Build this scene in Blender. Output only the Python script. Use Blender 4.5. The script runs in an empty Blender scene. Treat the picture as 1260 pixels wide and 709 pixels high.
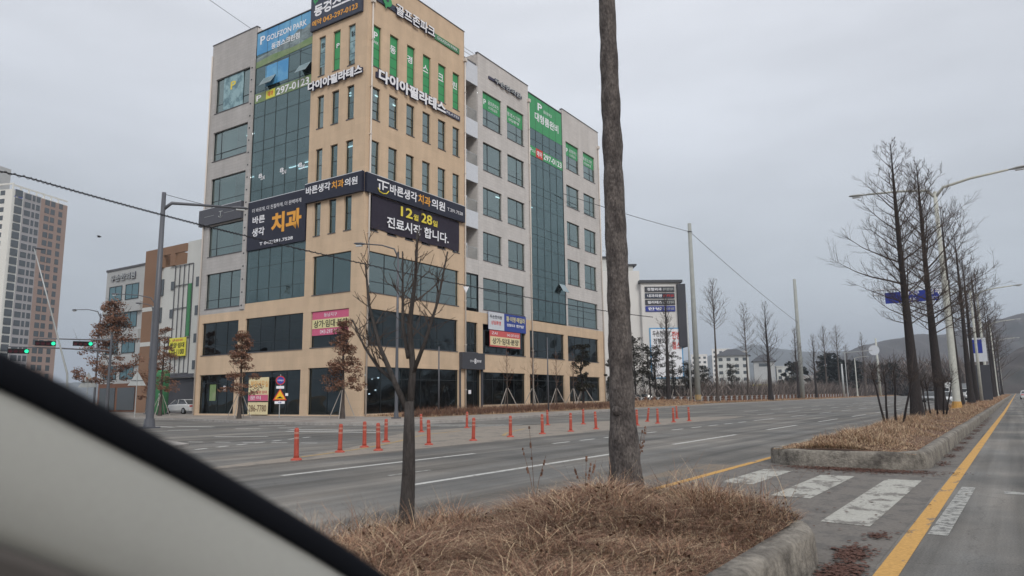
import bpy, math, random
import numpy as np
from mathutils import Vector, Matrix
R_ = math.radians
PI = math.pi
random.seed(7)
rng = np.random.default_rng(7)
S = bpy.context.scene
COL = S.collection

# ------------------------------------------------------------------ camera
cd = bpy.data.cameras.new('camera'); cam = bpy.data.objects.new('camera', cd); COL.objects.link(cam)
S.camera = cam
cd.sensor_width = 36.0; cd.lens = 25.06; cd.clip_start = 0.05; cd.clip_end = 12000
EYE = Vector((0, 0, 1.45))
rt = Vector((0.81844345, 0.57446607, -0.01179193)); up = Vector((0.0962568, -0.11684716, 0.98847426)); fw = Vector((-0.56646707, 0.81014534, 0.15092906))
cam.matrix_world = Matrix(((rt.x, up.x, -fw.x, EYE.x), (rt.y, up.y, -fw.y, EYE.y), (rt.z, up.z, -fw.z, EYE.z), (0, 0, 0, 1)))
cd.dof.use_dof = True; cd.dof.focus_distance = 45.0; cd.dof.aperture_fstop = 25.06 / 7.0

# ------------------------------------------------------------------ sky, sun, exposure
SUN_EL, SUN_AZ = 38.0, 128.0          # azimuth clockwise from +Y
W = bpy.data.worlds.new("World"); S.world = W; W.use_nodes = True
nt = W.node_tree; nt.nodes.clear()
def nd(t, typ, **kw):
    n = t.nodes.new(typ)
    for k, v in kw.items(): setattr(n, k, v)
    return n
out = nd(nt, 'ShaderNodeOutputWorld'); bg = nd(nt, 'ShaderNodeBackground'); bg.inputs[1].default_value = 0.1
sky = nd(nt, 'ShaderNodeTexSky', sky_type='NISHITA'); sky.sun_disc = False
sky.sun_elevation = R_(SUN_EL); sky.sun_rotation = R_(SUN_AZ); sky.air_density = 1.6; sky.dust_density = 4.0
tc = nd(nt, 'ShaderNodeTexCoord'); sep = nd(nt, 'ShaderNodeSeparateXYZ'); nt.links.new(tc.outputs['Generated'], sep.inputs[0])
ramp = nd(nt, 'ShaderNodeValToRGB'); nt.links.new(sep.outputs['Z'], ramp.inputs[0])
cr = ramp.color_ramp
stops = [(0.0, (3.6, 3.98, 4.45)), (0.06, (3.9, 4.32, 4.82)), (0.16, (4.7, 5.1, 5.62)), (0.32, (6.0, 6.3, 6.85)), (0.52, (6.95, 7.15, 7.65)), (1.0, (8.6, 8.6, 8.8))]
while len(cr.elements) < len(stops): cr.elements.new(0.5)
for e, (p, c) in zip(cr.elements, stops): e.position = p; e.color = (c[0] / 10, c[1] / 10, c[2] / 10, 1)
mp = nd(nt, 'ShaderNodeMapping'); mp.inputs['Scale'].default_value = (1.0, 1.0, 4.2); nt.links.new(tc.outputs['Generated'], mp.inputs[0])
nz = nd(nt, 'ShaderNodeTexNoise'); nz.inputs['Scale'].default_value = 1.35; nz.inputs['Detail'].default_value = 5; nz.inputs['Roughness'].default_value = 0.52
nt.links.new(mp.outputs[0], nz.inputs['Vector'])
mr = nd(nt, 'ShaderNodeMapRange'); mr.inputs[1].default_value = 0.3; mr.inputs[2].default_value = 0.72; mr.inputs[3].default_value = 8.4; mr.inputs[4].default_value = 12.0
nt.links.new(nz.outputs[0], mr.inputs[0])
sc_ = nd(nt, 'ShaderNodeVectorMath', operation='SCALE'); nt.links.new(ramp.outputs[0], sc_.inputs[0]); nt.links.new(mr.outputs[0], sc_.inputs['Scale'])
mx = nd(nt, 'ShaderNodeMix', data_type='RGBA'); mx.inputs[0].default_value = 0.92
nt.links.new(sky.outputs[0], mx.inputs[6]); nt.links.new(sc_.outputs[0], mx.inputs[7])
nt.links.new(mx.outputs[2], bg.inputs[0]); nt.links.new(bg.outputs[0], out.inputs[0])
sl = bpy.data.lights.new('sun', 'SUN'); so = bpy.data.objects.new('sun', sl); COL.objects.link(so)
sl.energy = 1.4; sl.angle = R_(18); sl.color = (1.0, 0.96, 0.9)
sd = Vector((math.sin(R_(SUN_AZ)) * math.cos(R_(SUN_EL)), math.cos(R_(SUN_AZ)) * math.cos(R_(SUN_EL)), math.sin(R_(SUN_EL))))
so.rotation_euler = sd.to_track_quat('Z', 'Y').to_euler(); so.location = (20, -30, 60)
S.view_settings.view_transform = 'Standard'; S.view_settings.look = 'None'
S.view_settings.exposure = 0.22; S.view_settings.gamma = 1.0; S.view_settings.use_curve_mapping = False
S.cycles.max_bounces = 5; S.cycles.transparent_max_bounces = 12; S.cycles.volume_bounces = 0
S.cycles.use_denoising = True

# ------------------------------------------------------------------ materials
MATS = {}
def mat(name, col, rough=0.8, var=0.0, vscale=3.0, bump=0.0, bscale=20.0, metal=0.0, spec=0.3, emit=None, es=1.0, island=0.0, stretch=None, col2=None, c2scale=0.7, c2lo=0.5, c2hi=0.62):
    m = bpy.data.materials.new(name); m.use_nodes = True; t = m.node_tree; b = t.nodes['Principled BSDF']
    b.inputs['Base Color'].default_value = (*col, 1); b.inputs['Roughness'].default_value = rough
    b.inputs['Metallic'].default_value = metal; b.inputs['Specular IOR Level'].default_value = spec
    cur = None
    vec = None
    if var or bump or col2:
        tcn = nd(t, 'ShaderNodeTexCoord'); vec = tcn.outputs['Object']
        if stretch:
            mpn = nd(t, 'ShaderNodeMapping'); mpn.inputs['Scale'].default_value = stretch; t.links.new(vec, mpn.inputs[0]); vec = mpn.outputs[0]
    if col2:
        n = nd(t, 'ShaderNodeTexNoise'); n.inputs['Scale'].default_value = c2scale; n.inputs['Detail'].default_value = 6; n.inputs['Roughness'].default_value = 0.65
        t.links.new(vec, n.inputs['Vector'])
        r = nd(t, 'ShaderNodeMapRange'); r.inputs[1].default_value = c2lo; r.inputs[2].default_value = c2hi; t.links.new(n.outputs[0], r.inputs[0])
        x = nd(t, 'ShaderNodeMix', data_type='RGBA'); x.inputs[6].default_value = (*col, 1); x.inputs[7].default_value = (*col2, 1)
        t.links.new(r.outputs[0], x.inputs[0]); cur = x.outputs[2]
    if var:
        n = nd(t, 'ShaderNodeTexNoise'); n.inputs['Scale'].default_value = vscale; n.inputs['Detail'].default_value = 6; n.inputs['Roughness'].default_value = 0.6
        t.links.new(vec, n.inputs['Vector'])
        r = nd(t, 'ShaderNodeMapRange'); r.inputs[1].default_value = 0.3; r.inputs[2].default_value = 0.7; r.inputs[3].default_value = 1 - var; r.inputs[4].default_value = 1 + var
        t.links.new(n.outputs[0], r.inputs[0])
        v = nd(t, 'ShaderNodeVectorMath', operation='SCALE'); t.links.new(r.outputs[0], v.inputs['Scale'])
        if cur: t.links.new(cur, v.inputs[0])
        else: v.inputs[0].default_value = col
        cur = v.outputs[0]
    if island:
        g = nd(t, 'ShaderNodeNewGeometry')
        r = nd(t, 'ShaderNodeMapRange'); r.inputs[3].default_value = 1 - island; r.inputs[4].default_value = 1 + island
        t.links.new(g.outputs['Random Per Island'], r.inputs[0])
        v = nd(t, 'ShaderNodeVectorMath', operation='SCALE'); t.links.new(r.outputs[0], v.inputs['Scale'])
        if cur: t.links.new(cur, v.inputs[0])
        else: v.inputs[0].default_value = col
        cur = v.outputs[0]
    if cur: t.links.new(cur, b.inputs['Base Color'])
    if bump:
        n = nd(t, 'ShaderNodeTexNoise'); n.inputs['Scale'].default_value = bscale; n.inputs['Detail'].default_value = 5
        t.links.new(vec, n.inputs['Vector'])
        bp = nd(t, 'ShaderNodeBump'); bp.inputs['Strength'].default_value = bump; bp.inputs['Distance'].default_value = 0.02
        t.links.new(n.outputs[0], bp.inputs['Height']); t.links.new(bp.outputs[0], b.inputs['Normal'])
    if emit:
        b.inputs['Emission Color'].default_value = (*emit, 1); b.inputs['Emission Strength'].default_value = es
    MATS[name] = m
    return m
def stone(name, col, joint, bw, bh, var=0.06):
    m = mat(name, col, 0.85, var=var, vscale=0.5, bump=0.15, bscale=6, stretch=(1, 1, 0.6))
    t = m.node_tree; b = t.nodes['Principled BSDF']; src = b.inputs['Base Color'].links[0].from_socket
    tcn = nd(t, 'ShaderNodeTexCoord'); s = nd(t, 'ShaderNodeSeparateXYZ'); t.links.new(tcn.outputs['Object'], s.inputs[0])
    a = nd(t, 'ShaderNodeMath', operation='ADD'); t.links.new(s.outputs[0], a.inputs[0]); t.links.new(s.outputs[1], a.inputs[1])
    c = nd(t, 'ShaderNodeCombineXYZ'); t.links.new(a.outputs[0], c.inputs[0]); t.links.new(s.outputs[2], c.inputs[1])
    br = nd(t, 'ShaderNodeTexBrick'); br.inputs['Scale'].default_value = 1.0; br.inputs['Brick Width'].default_value = bw; br.inputs['Row Height'].default_value = bh
    br.inputs['Mortar Size'].default_value = 0.015; br.inputs['Color1'].default_value = (1, 1, 1, 1); br.inputs['Color2'].default_value = (0.93, 0.93, 0.93, 1); br.inputs['Mortar'].default_value = (joint, joint, joint, 1)
    t.links.new(c.outputs[0], br.inputs['Vector'])
    x = nd(t, 'ShaderNodeMix', data_type='RGBA', blend_type='MULTIPLY'); x.inputs[0].default_value = 1
    t.links.new(src, x.inputs[6]); t.links.new(br.outputs[0], x.inputs[7]); t.links.new(x.outputs[2], b.inputs['Base Color'])
    # rain streaks running down from the sills
    mpn = nd(t, 'ShaderNodeMapping'); mpn.inputs['Scale'].default_value = (0.9, 0.9, 0.10); t.links.new(tcn.outputs['Object'], mpn.inputs[0])
    n = nd(t, 'ShaderNodeTexNoise'); n.inputs['Scale'].default_value = 1.3; n.inputs['Detail'].default_value = 5; t.links.new(mpn.outputs[0], n.inputs['Vector'])
    r = nd(t, 'ShaderNodeMapRange'); r.inputs[1].default_value = 0.35; r.inputs[2].default_value = 0.7; r.inputs[3].default_value = 1.03; r.inputs[4].default_value = 0.92; t.links.new(n.outputs[0], r.inputs[0])
    v = nd(t, 'ShaderNodeVectorMath', operation='SCALE'); t.links.new(x.outputs[2], v.inputs[0]); t.links.new(r.outputs[0], v.inputs['Scale']); t.links.new(v.outputs[0], b.inputs['Base Color'])
    return m
def glass(name, tint, refl, gcol=(0.8, 0.9, 0.92), rough=0.02):
    """window glass: tinted see-through mixed with a coated reflection"""
    m = bpy.data.materials.new(name); m.use_nodes = True; t = m.node_tree; t.nodes.clear()
    o = nd(t, 'ShaderNodeOutputMaterial'); tr = nd(t, 'ShaderNodeBsdfTransparent'); tr.inputs[0].default_value = (*tint, 1)
    gl = nd(t, 'ShaderNodeBsdfGlossy'); gl.inputs[0].default_value = (*gcol, 1); gl.inputs[1].default_value = rough
    lw = nd(t, 'ShaderNodeFresnel'); lw.inputs[0].default_value = 1.5
    g = nd(t, 'ShaderNodeNewGeometry')
    mrn = nd(t, 'ShaderNodeMapRange'); mrn.inputs[3].default_value = refl * 0.6; mrn.inputs[4].default_value = refl * 1.4; t.links.new(g.outputs['Random Per Island'], mrn.inputs[0])
    a = nd(t, 'ShaderNodeMath', operation='ADD'); a.use_clamp = True; t.links.new(lw.outputs[0], a.inputs[0]); t.links.new(mrn.outputs[0], a.inputs[1])
    # slight pillowing of the panes
    tcn = nd(t, 'ShaderNodeTexCoord'); n = nd(t, 'ShaderNodeTexNoise'); n.inputs['Scale'].default_value = 0.35; n.inputs['Detail'].default_value = 1; t.links.new(tcn.outputs['Object'], n.inputs['Vector'])
    bp = nd(t, 'ShaderNodeBump'); bp.inputs['Strength'].default_value = 0.35; bp.inputs['Distance'].default_value = 0.3; t.links.new(n.outputs[0], bp.inputs['Height']); t.links.new(bp.outputs[0], gl.inputs['Normal'])
    mxs = nd(t, 'ShaderNodeMixShader'); t.links.new(a.outputs[0], mxs.inputs[0]); t.links.new(tr.outputs[0], mxs.inputs[1]); t.links.new(gl.outputs[0], mxs.inputs[2]); t.links.new(mxs.outputs[0], o.inputs[0])
    MATS[name] = m; return m
M = MATS
stone('beige', (0.64, 0.485, 0.34), 0.92, 1.2, 0.6)
stone('greystone', (0.60, 0.575, 0.555), 0.84, 0.8, 0.3)
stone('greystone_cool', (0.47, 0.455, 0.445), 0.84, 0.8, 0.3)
mat('white_panel', (0.62, 0.65, 0.70), 0.4, var=0.05)
mat('cap', (0.10, 0.10, 0.11), 0.5)
mat('frame', (0.025, 0.032, 0.036), 0.4)
mat('frame_teal', (0.045, 0.065, 0.07), 0.4)
mat('pipe', (0.62, 0.57, 0.52), 0.4)
mat('interior', (0.24, 0.25, 0.25), 0.9, var=0.25, vscale=0.4)
mat('interior_dark', (0.09, 0.095, 0.1), 0.9, var=0.3, vscale=0.4)
mat('ceiling', (0.30, 0.31, 0.31), 0.9)
mat('blind_or_sheen', (0.60, 0.72, 0.70), 0.8)  # slatted blinds, and the pale sheets standing in for reflected sky
mat('tube_light', (0.9, 0.9, 0.9), 0.5, emit=(0.95, 1, 1), es=3.0)
glass('glass_up', (0.26, 0.38, 0.39), 0.26, (0.70, 0.84, 0.81))
glass('glass_dark', (0.17, 0.22, 0.25), 0.05, (0.62, 0.72, 0.74))
glass('glass_curtain', (0.17, 0.27, 0.30), 0.20, (0.54, 0.72, 0.72))
mat('green_film', (0.045, 0.32, 0.115), 0.35, var=0.08)
mat('white_letter', (0.85, 0.86, 0.9), 0.4)
mat('letter_side', (0.05, 0.05, 0.09), 0.5)
mat('sign_navy', (0.020, 0.022, 0.040), 0.45, var=0.1)
mat('sign_slate', (0.045, 0.055, 0.085), 0.45, var=0.1)
mat('banner_dark', (0.030, 0.024, 0.040), 0.65, var=0.15, bump=0.3, bscale=2)
mat('sign_grey', (0.085, 0.088, 0.105), 0.5)
mat('orange_letter', (0.80, 0.38, 0.06), 0.5)
mat('yellow_letter', (0.80, 0.66, 0.08), 0.5)
mat('black', (0.02, 0.02, 0.022), 0.5)
mat('pink', (0.62, 0.13, 0.24), 0.6, var=0.05)
mat('redpink', (0.60, 0.12, 0.12), 0.6, var=0.05)
mat('cream', (0.72, 0.66, 0.36), 0.6, var=0.05)
mat('cream2', (0.78, 0.68, 0.42), 0.6, var=0.05)
mat('blue_banner', (0.04, 0.07, 0.30), 0.6, var=0.05)
mat('pale_print', (0.30, 0.46, 0.50), 0.3, col2=(0.12, 0.22, 0.26), c2scale=1.2, c2lo=0.45, c2hi=0.6)
mat('sky_print', (0.07, 0.30, 0.60), 0.3, col2=(0.20, 0.48, 0.70), c2scale=0.5, c2lo=0.4, c2hi=0.7)
mat('hill_print', (0.13, 0.17, 0.18), 0.3, col2=(0.30, 0.38, 0.40), c2scale=0.9, c2lo=0.4, c2hi=0.65, stretch=(1, 1, 2))
mat('turf_print', (0.16, 0.26, 0.10), 0.3, col2=(0.28, 0.33, 0.20), c2scale=0.9, c2lo=0.4, c2hi=0.65)
mat('red', (0.62, 0.05, 0.04), 0.5)
mat('road_blue', (0.03, 0.05, 0.30), 0.4)
mat('sign_blue', (0.05, 0.06, 0.36), 0.4)
mat('warn_yellow', (0.85, 0.52, 0.03), 0.4)
mat('yellow_sign', (0.75, 0.70, 0.08), 0.5)
mat('metal_grey', (0.115, 0.12, 0.135), 0.45, metal=0.2)
mat('galv', (0.44, 0.46, 0.46), 0.5, metal=0.3, var=0.1)
mat('pale_pole', (0.47, 0.48, 0.44), 0.6, var=0.12, vscale=5)
mat('concrete_pole', (0.33, 0.345, 0.33), 0.8, var=0.1, vscale=2)
mat('bollard', (0.40, 0.075, 0.05), 0.5, island=0.15, var=0.15, vscale=12)
mat('reflector', (0.48, 0.22, 0.17), 0.4)
mat('bark_grey', (0.128, 0.112, 0.104), 0.95, var=0.55, vscale=16, bump=1.0, bscale=14, stretch=(3.0, 3.0, 1.4), col2=(0.060, 0.052, 0.050), c2scale=2.6, c2lo=0.42, c2hi=0.62)
mat('bark_fork', (0.062, 0.055, 0.052), 0.95, var=0.35, vscale=8, bump=1.0, bscale=14, stretch=(6, 6, 1.2))
mat('bark_dark', (0.036, 0.031, 0.031), 0.95, var=0.3, vscale=6, bump=0.8, bscale=10, stretch=(5, 5, 1))
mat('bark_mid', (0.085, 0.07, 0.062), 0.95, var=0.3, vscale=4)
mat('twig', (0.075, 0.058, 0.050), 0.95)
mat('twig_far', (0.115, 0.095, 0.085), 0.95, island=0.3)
mat('litter_leaf', (0.16, 0.095, 0.065), 0.9, island=0.6)
mat('oak_leaf', (0.235, 0.125, 0.082), 0.8, island=0.5)
mat('pine_leaf', (0.048, 0.048, 0.036), 0.8, island=0.5)
mat('pine_far', (0.032, 0.04, 0.035), 0.9, island=0.4)
mat('brush', (0.145, 0.12, 0.108), 0.95, island=0.8)
mat('stake', (0.36, 0.33, 0.30), 0.8)
mat('straw', (0.40, 0.245, 0.155), 0.85, island=0.6, col2=(0.24, 0.132, 0.088), c2scale=1.6, c2lo=0.42, c2hi=0.58)
mat('straw_dark', (0.17, 0.094, 0.066), 0.9, island=0.5, col2=(0.085, 0.050, 0.038), c2scale=2.5)
mat('straw_pale', (0.50, 0.38, 0.25), 0.8, island=0.5)
mat('litter', (0.105, 0.062, 0.045), 0.95, var=0.4, vscale=30, bump=1.0, bscale=60, col2=(0.20, 0.125, 0.085), c2scale=12, c2lo=0.45, c2hi=0.6)
mat('far_grass', (0.34, 0.225, 0.125), 0.95, var=0.3, vscale=1.3, bump=0.6, bscale=5, col2=(0.17, 0.11, 0.085), c2scale=0.45, c2lo=0.5, c2hi=0.65)
mat('median_concrete', (0.235, 0.215, 0.185), 0.92, var=0.35, vscale=14, bump=1.0, bscale=30, col2=(0.095, 0.085, 0.075), c2scale=2.4, c2lo=0.44, c2hi=0.66)
mat('kerb_concrete', (0.34, 0.32, 0.30), 0.9, var=0.2, vscale=3)
mat('paving', (0.30, 0.275, 0.25), 0.9, var=0.15, vscale=2, col2=(0.22, 0.19, 0.17), c2scale=0.5)
mat('white_wall', (0.70, 0.69, 0.67), 0.85, var=0.05, vscale=0.3)
mat('white_wall2', (0.55, 0.56, 0.54), 0.85, var=0.08, vscale=0.3)
mat('grey_wall', (0.42, 0.43, 0.43), 0.85, var=0.08, vscale=0.3)
mat('brown_wall', (0.24, 0.145, 0.095), 0.85, var=0.08, vscale=0.3)
mat('darkbrown_wall', (0.17, 0.085, 0.055), 0.85, var=0.08, vscale=0.3)
mat('charcoal_wall', (0.065, 0.068, 0.08), 0.8, var=0.1, vscale=0.5)
mat('apt_white', (0.70, 0.70, 0.66), 0.85, var=0.03, vscale=0.1)
mat('apt_grey', (0.36, 0.35, 0.36), 0.85)
mat('apt_brown', (0.32, 0.235, 0.20), 0.85)
mat('window_far', (0.06, 0.072, 0.08), 0.15, spec=0.8)
mat('window_teal', (0.07, 0.16, 0.19), 0.12, spec=0.9)
mat('vent_glass', (0.22, 0.30, 0.33), 0.15, spec=0.8)
mat('roof_dark', (0.075, 0.08, 0.09), 0.7)
mat('roof_red', (0.28, 0.09, 0.06), 0.8)
mat('car_white', (0.68, 0.69, 0.69), 0.25, spec=0.6)
mat('car_black', (0.025, 0.027, 0.03), 0.2, spec=0.6)
mat('car_grey', (0.25, 0.26, 0.27), 0.25, spec=0.6)
mat('car_yellow', (0.70, 0.52, 0.05), 0.35, spec=0.5)
mat('car_glass', (0.02, 0.024, 0.028), 0.06, spec=0.9)
mat('tyre', (0.02, 0.02, 0.02), 0.85)
mat('rim', (0.35, 0.36, 0.37), 0.35, metal=0.6)
mat('tail_lamp', (0.5, 0.02, 0.02), 0.3)
mat('green_lamp', (0.02, 0.5, 0.25), 0.4, emit=(0.03, 1.0, 0.5), es=0.9)
mat('dark_lamp', (0.10, 0.02, 0.03), 0.4)
mat('balloon_green', (0.06, 0.22, 0.10), 0.5, var=0.1)
mat('trim_grey', (0.36, 0.36, 0.335), 0.85, var=0.05, vscale=300, bump=0.3, bscale=900)
mat('trim_shade', (0.12, 0.11, 0.105), 0.85)  # darker than the pillar trim: shading put into the colour
mat('rubber', (0.006, 0.007, 0.010), 0.8, spec=0.1)
mat('cable', (0.03, 0.03, 0.035), 0.7)
mat('lamp_lens', (0.55, 0.58, 0.6), 0.2)
mat('paint_white', (0.62, 0.62, 0.60), 0.7, var=0.15, vscale=6)
mat('hill_near', (0.060, 0.052, 0.048), 1.0, var=0.35, vscale=0.02, col2=(0.04, 0.045, 0.04), c2scale=0.006)
mat('hill_far', (0.055, 0.06, 0.05), 1.0, var=0.3, vscale=0.01)
mat('red_leaf', (0.12, 0.062, 0.048), 0.95, var=0.4, vscale=30, bump=1, bscale=50)

# asphalt: noise, darker joints, dust streaks along the road, fine cracks
def asphalt():
    m = mat('asphalt', (0.1, 0.1, 0.1), 0.88, spec=0.25); t = m.node_tree; b = t.nodes['Principled BSDF']
    tcn = nd(t, 'ShaderNodeTexCoord'); P = tcn.outputs['Object']
    def noise(scale, detail, sc3=None, rough=0.6):
        v = P
        if sc3: k = nd(t, 'ShaderNodeMapping'); k.inputs['Scale'].default_value = sc3; t.links.new(P, k.inputs[0]); v = k.outputs[0]
        n = nd(t, 'ShaderNodeTexNoise'); n.inputs['Scale'].default_value = scale; n.inputs['Detail'].default_value = detail; n.inputs['Roughness'].default_value = rough; t.links.new(v, n.inputs['Vector']); return n.outputs[0]
    def mrg(s, a, b_, c, d):
        r = nd(t, 'ShaderNodeMapRange'); r.inputs[1].default_value = a; r.inputs[2].default_value = b_; r.inputs[3].default_value = c; r.inputs[4].default_value = d; t.links.new(s, r.inputs[0]); return r.outputs[0]
    def mul(a, b_): n = nd(t, 'ShaderNodeMath', operation='MULTIPLY'); t.links.new(a, n.inputs[0]); t.links.new(b_, n.inputs[1]); return n.outputs[0]
    grain = mrg(noise(55, 3), 0.3, 0.7, 0.72, 1.28)
    patch = mrg(noise(0.3, 7), 0.38, 0.62, 0.80, 1.2)
    streak = mrg(noise(1.0, 7, (1.9, 0.03, 1)), 0.36, 0.66, 0.68, 1.36)
    f = mul(mul(grain, patch), streak)
    vo = nd(t, 'ShaderNodeTexVoronoi', feature='DISTANCE_TO_EDGE'); vo.inputs['Scale'].default_value = 0.22
    dv = nd(t, 'ShaderNodeVectorMath', operation='ADD'); nn = nd(t, 'ShaderNodeTexNoise'); nn.inputs['Scale'].default_value = 1.5; nn.inputs['Detail'].default_value = 5
    t.links.new(P, nn.inputs['Vector']); t.links.new(P, dv.inputs[0]); t.links.new(nn.outputs[1], dv.inputs[1]); t.links.new(dv.outputs[0], vo.inputs['Vector'])
    crk = mrg(vo.outputs[0], 0.0, 0.004, 0.78, 1.0); f = mul(f, crk)
    dust = mrg(noise(0.5, 7, (1, 0.3, 1)), 0.40, 0.64, 0.0, 0.8)
    base = nd(t, 'ShaderNodeMix', data_type='RGBA'); base.inputs[6].default_value = (0.132, 0.131, 0.126, 1); base.inputs[7].default_value = (0.190, 0.175, 0.155, 1); t.links.new(dust, base.inputs[0])
    v = nd(t, 'ShaderNodeVectorMath', operation='SCALE'); t.links.new(base.outputs[2], v.inputs[0]); t.links.new(f, v.inputs['Scale']); t.links.new(v.outputs[0], b.inputs['Base Color'])
    bp = nd(t, 'ShaderNodeBump'); bp.inputs['Strength'].default_value = 0.5; bp.inputs['Distance'].default_value = 0.006; t.links.new(noise(90, 3), bp.inputs['Height']); t.links.new(bp.outputs[0], b.inputs['Normal'])
    return m
asphalt()
def worn(name, col, under, thr=0.5, sc=7, st=(1, 1, 1)):
    """road paint worn through to the asphalt in patches"""
    m = mat(name, col, 0.8, spec=0.2); t = m.node_tree; b = t.nodes['Principled BSDF']
    tcn = nd(t, 'ShaderNodeTexCoord'); k = nd(t, 'ShaderNodeMapping'); k.inputs['Scale'].default_value = st; t.links.new(tcn.outputs['Object'], k.inputs[0])
    n = nd(t, 'ShaderNodeTexNoise'); n.inputs['Scale'].default_value = sc; n.inputs['Detail'].default_value = 9; n.inputs['Roughness'].default_value = 0.72; t.links.new(k.outputs[0], n.inputs['Vector'])
    r = nd(t, 'ShaderNodeMapRange'); r.inputs[1].default_value = thr; r.inputs[2].default_value = thr + 0.06; t.links.new(n.outputs[0], r.inputs[0])
    x = nd(t, 'ShaderNodeMix', data_type='RGBA'); x.inputs[6].default_value = (*col, 1); x.inputs[7].default_value = (*under, 1); t.links.new(r.outputs[0], x.inputs[0])
    n2 = nd(t, 'ShaderNodeTexNoise'); n2.inputs['Scale'].default_value = 25; n2.inputs['Detail'].default_value = 4; t.links.new(tcn.outputs['Object'], n2.inputs['Vector'])
    r2 = nd(t, 'ShaderNodeMapRange'); r2.inputs[1].default_value = 0.3; r2.inputs[2].default_value = 0.7; r2.inputs[3].default_value = 0.82; r2.inputs[4].default_value = 1.15; t.links.new(n2.outputs[0], r2.inputs[0])
    v = nd(t, 'ShaderNodeVectorMath', operation='SCALE'); t.links.new(x.outputs[2], v.inputs[0]); t.links.new(r2.outputs[0], v.inputs['Scale']); t.links.new(v.outputs[0], b.inputs['Base Color'])
    return m
worn('line_white', (0.52, 0.52, 0.50), (0.17, 0.165, 0.155), 0.56, 5)
worn('line_far', (0.55, 0.55, 0.53), (0.16, 0.16, 0.155), 0.62)
worn('line_faint', (0.36, 0.36, 0.34), (0.15, 0.15, 0.145), 0.5)
worn('line_yellow', (0.53, 0.31, 0.10), (0.22, 0.175, 0.13), 0.57, 4, (1, .35, 1))
worn('line_yellow_faint', (0.40, 0.28, 0.13), (0.25, 0.22, 0.18), 0.52)
worn('crossing_white', (0.40, 0.395, 0.36), (0.19, 0.18, 0.165), 0.51, 3.2, (1, .6, 1))
worn('gap_floor', (0.165, 0.152, 0.138), (0.125, 0.118, 0.11), 0.5, 3)
worn('island_dust', (0.27, 0.24, 0.205), (0.19, 0.175, 0.16), 0.52, 1.2)

# ------------------------------------------------------------------ text (converted to meshes once, in one go)
STR = ['골프존파크', 'GOLFZON PARK', '동', '경', '스', '크', '린', 'P', 'PARK', '다이아필라테스', '바른생각', '치과', '의원', 'T.291.7528', '12', '월', '28', '일', '진료시작 합니다.',
       '대형룸완비', '예약', '297-0123', '043-297-0123', '동경스크린', '동경스크린점', 'GOLF', '더 바르게, 더 친절하게, 더 완벽하게', '바른', '생각', 'T 043)291.7528',
       '상가·임대·분양', '분양사무실', '286-7780', '상가 분양 임대', '문의', '분양·임대', '170-1100', '황·이명·메딜라', 'ZAI', '두손한의원', '골프존파크 동경', 'X3', '주정차금지', '서행', '시공·임대', 'PILATES', '필라테스', '상담환영', '스크린골프', '동남지구', '청주', '헬스', '한방', '정형외과', '내과의원', '커피', '8']
TXT = {}
def bake_text():
    objs = []
    for bold in (0, 1, 2):
        for s in STR:
            c = bpy.data.curves.new('t', 'FONT'); c.body = s; c.size = 1; c.offset = (0.004, 0.022, 0.042)[bold]; c.resolution_u = 3
            o = bpy.data.objects.new('t', c); COL.objects.link(o); objs.append((s, bold, o, c))
    dg = bpy.context.evaluated_depsgraph_get()
    for s, bold, o, c in objs:
        me = bpy.data.meshes.new_from_object(o.evaluated_get(dg)); n = len(me.vertices)
        co = np.empty(n * 3, 'f'); me.vertices.foreach_get('co', co); co = co.reshape(-1, 3)
        fs = [tuple(p.vertices) for p in me.polygons]
        if n:
            mn, mxx = co.min(0), co.max(0); co[:, 0] = (co[:, 0] - mn[0]) / max(1e-6, mxx[0] - mn[0]); co[:, 1] = (co[:, 1] - mn[1]) / max(1e-6, mxx[1] - mn[1])
            TXT[(s, bold)] = (co[:, :2].copy(), fs)
        bpy.data.objects.remove(o); bpy.data.curves.remove(c); bpy.data.meshes.remove(me)
bake_text()

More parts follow.
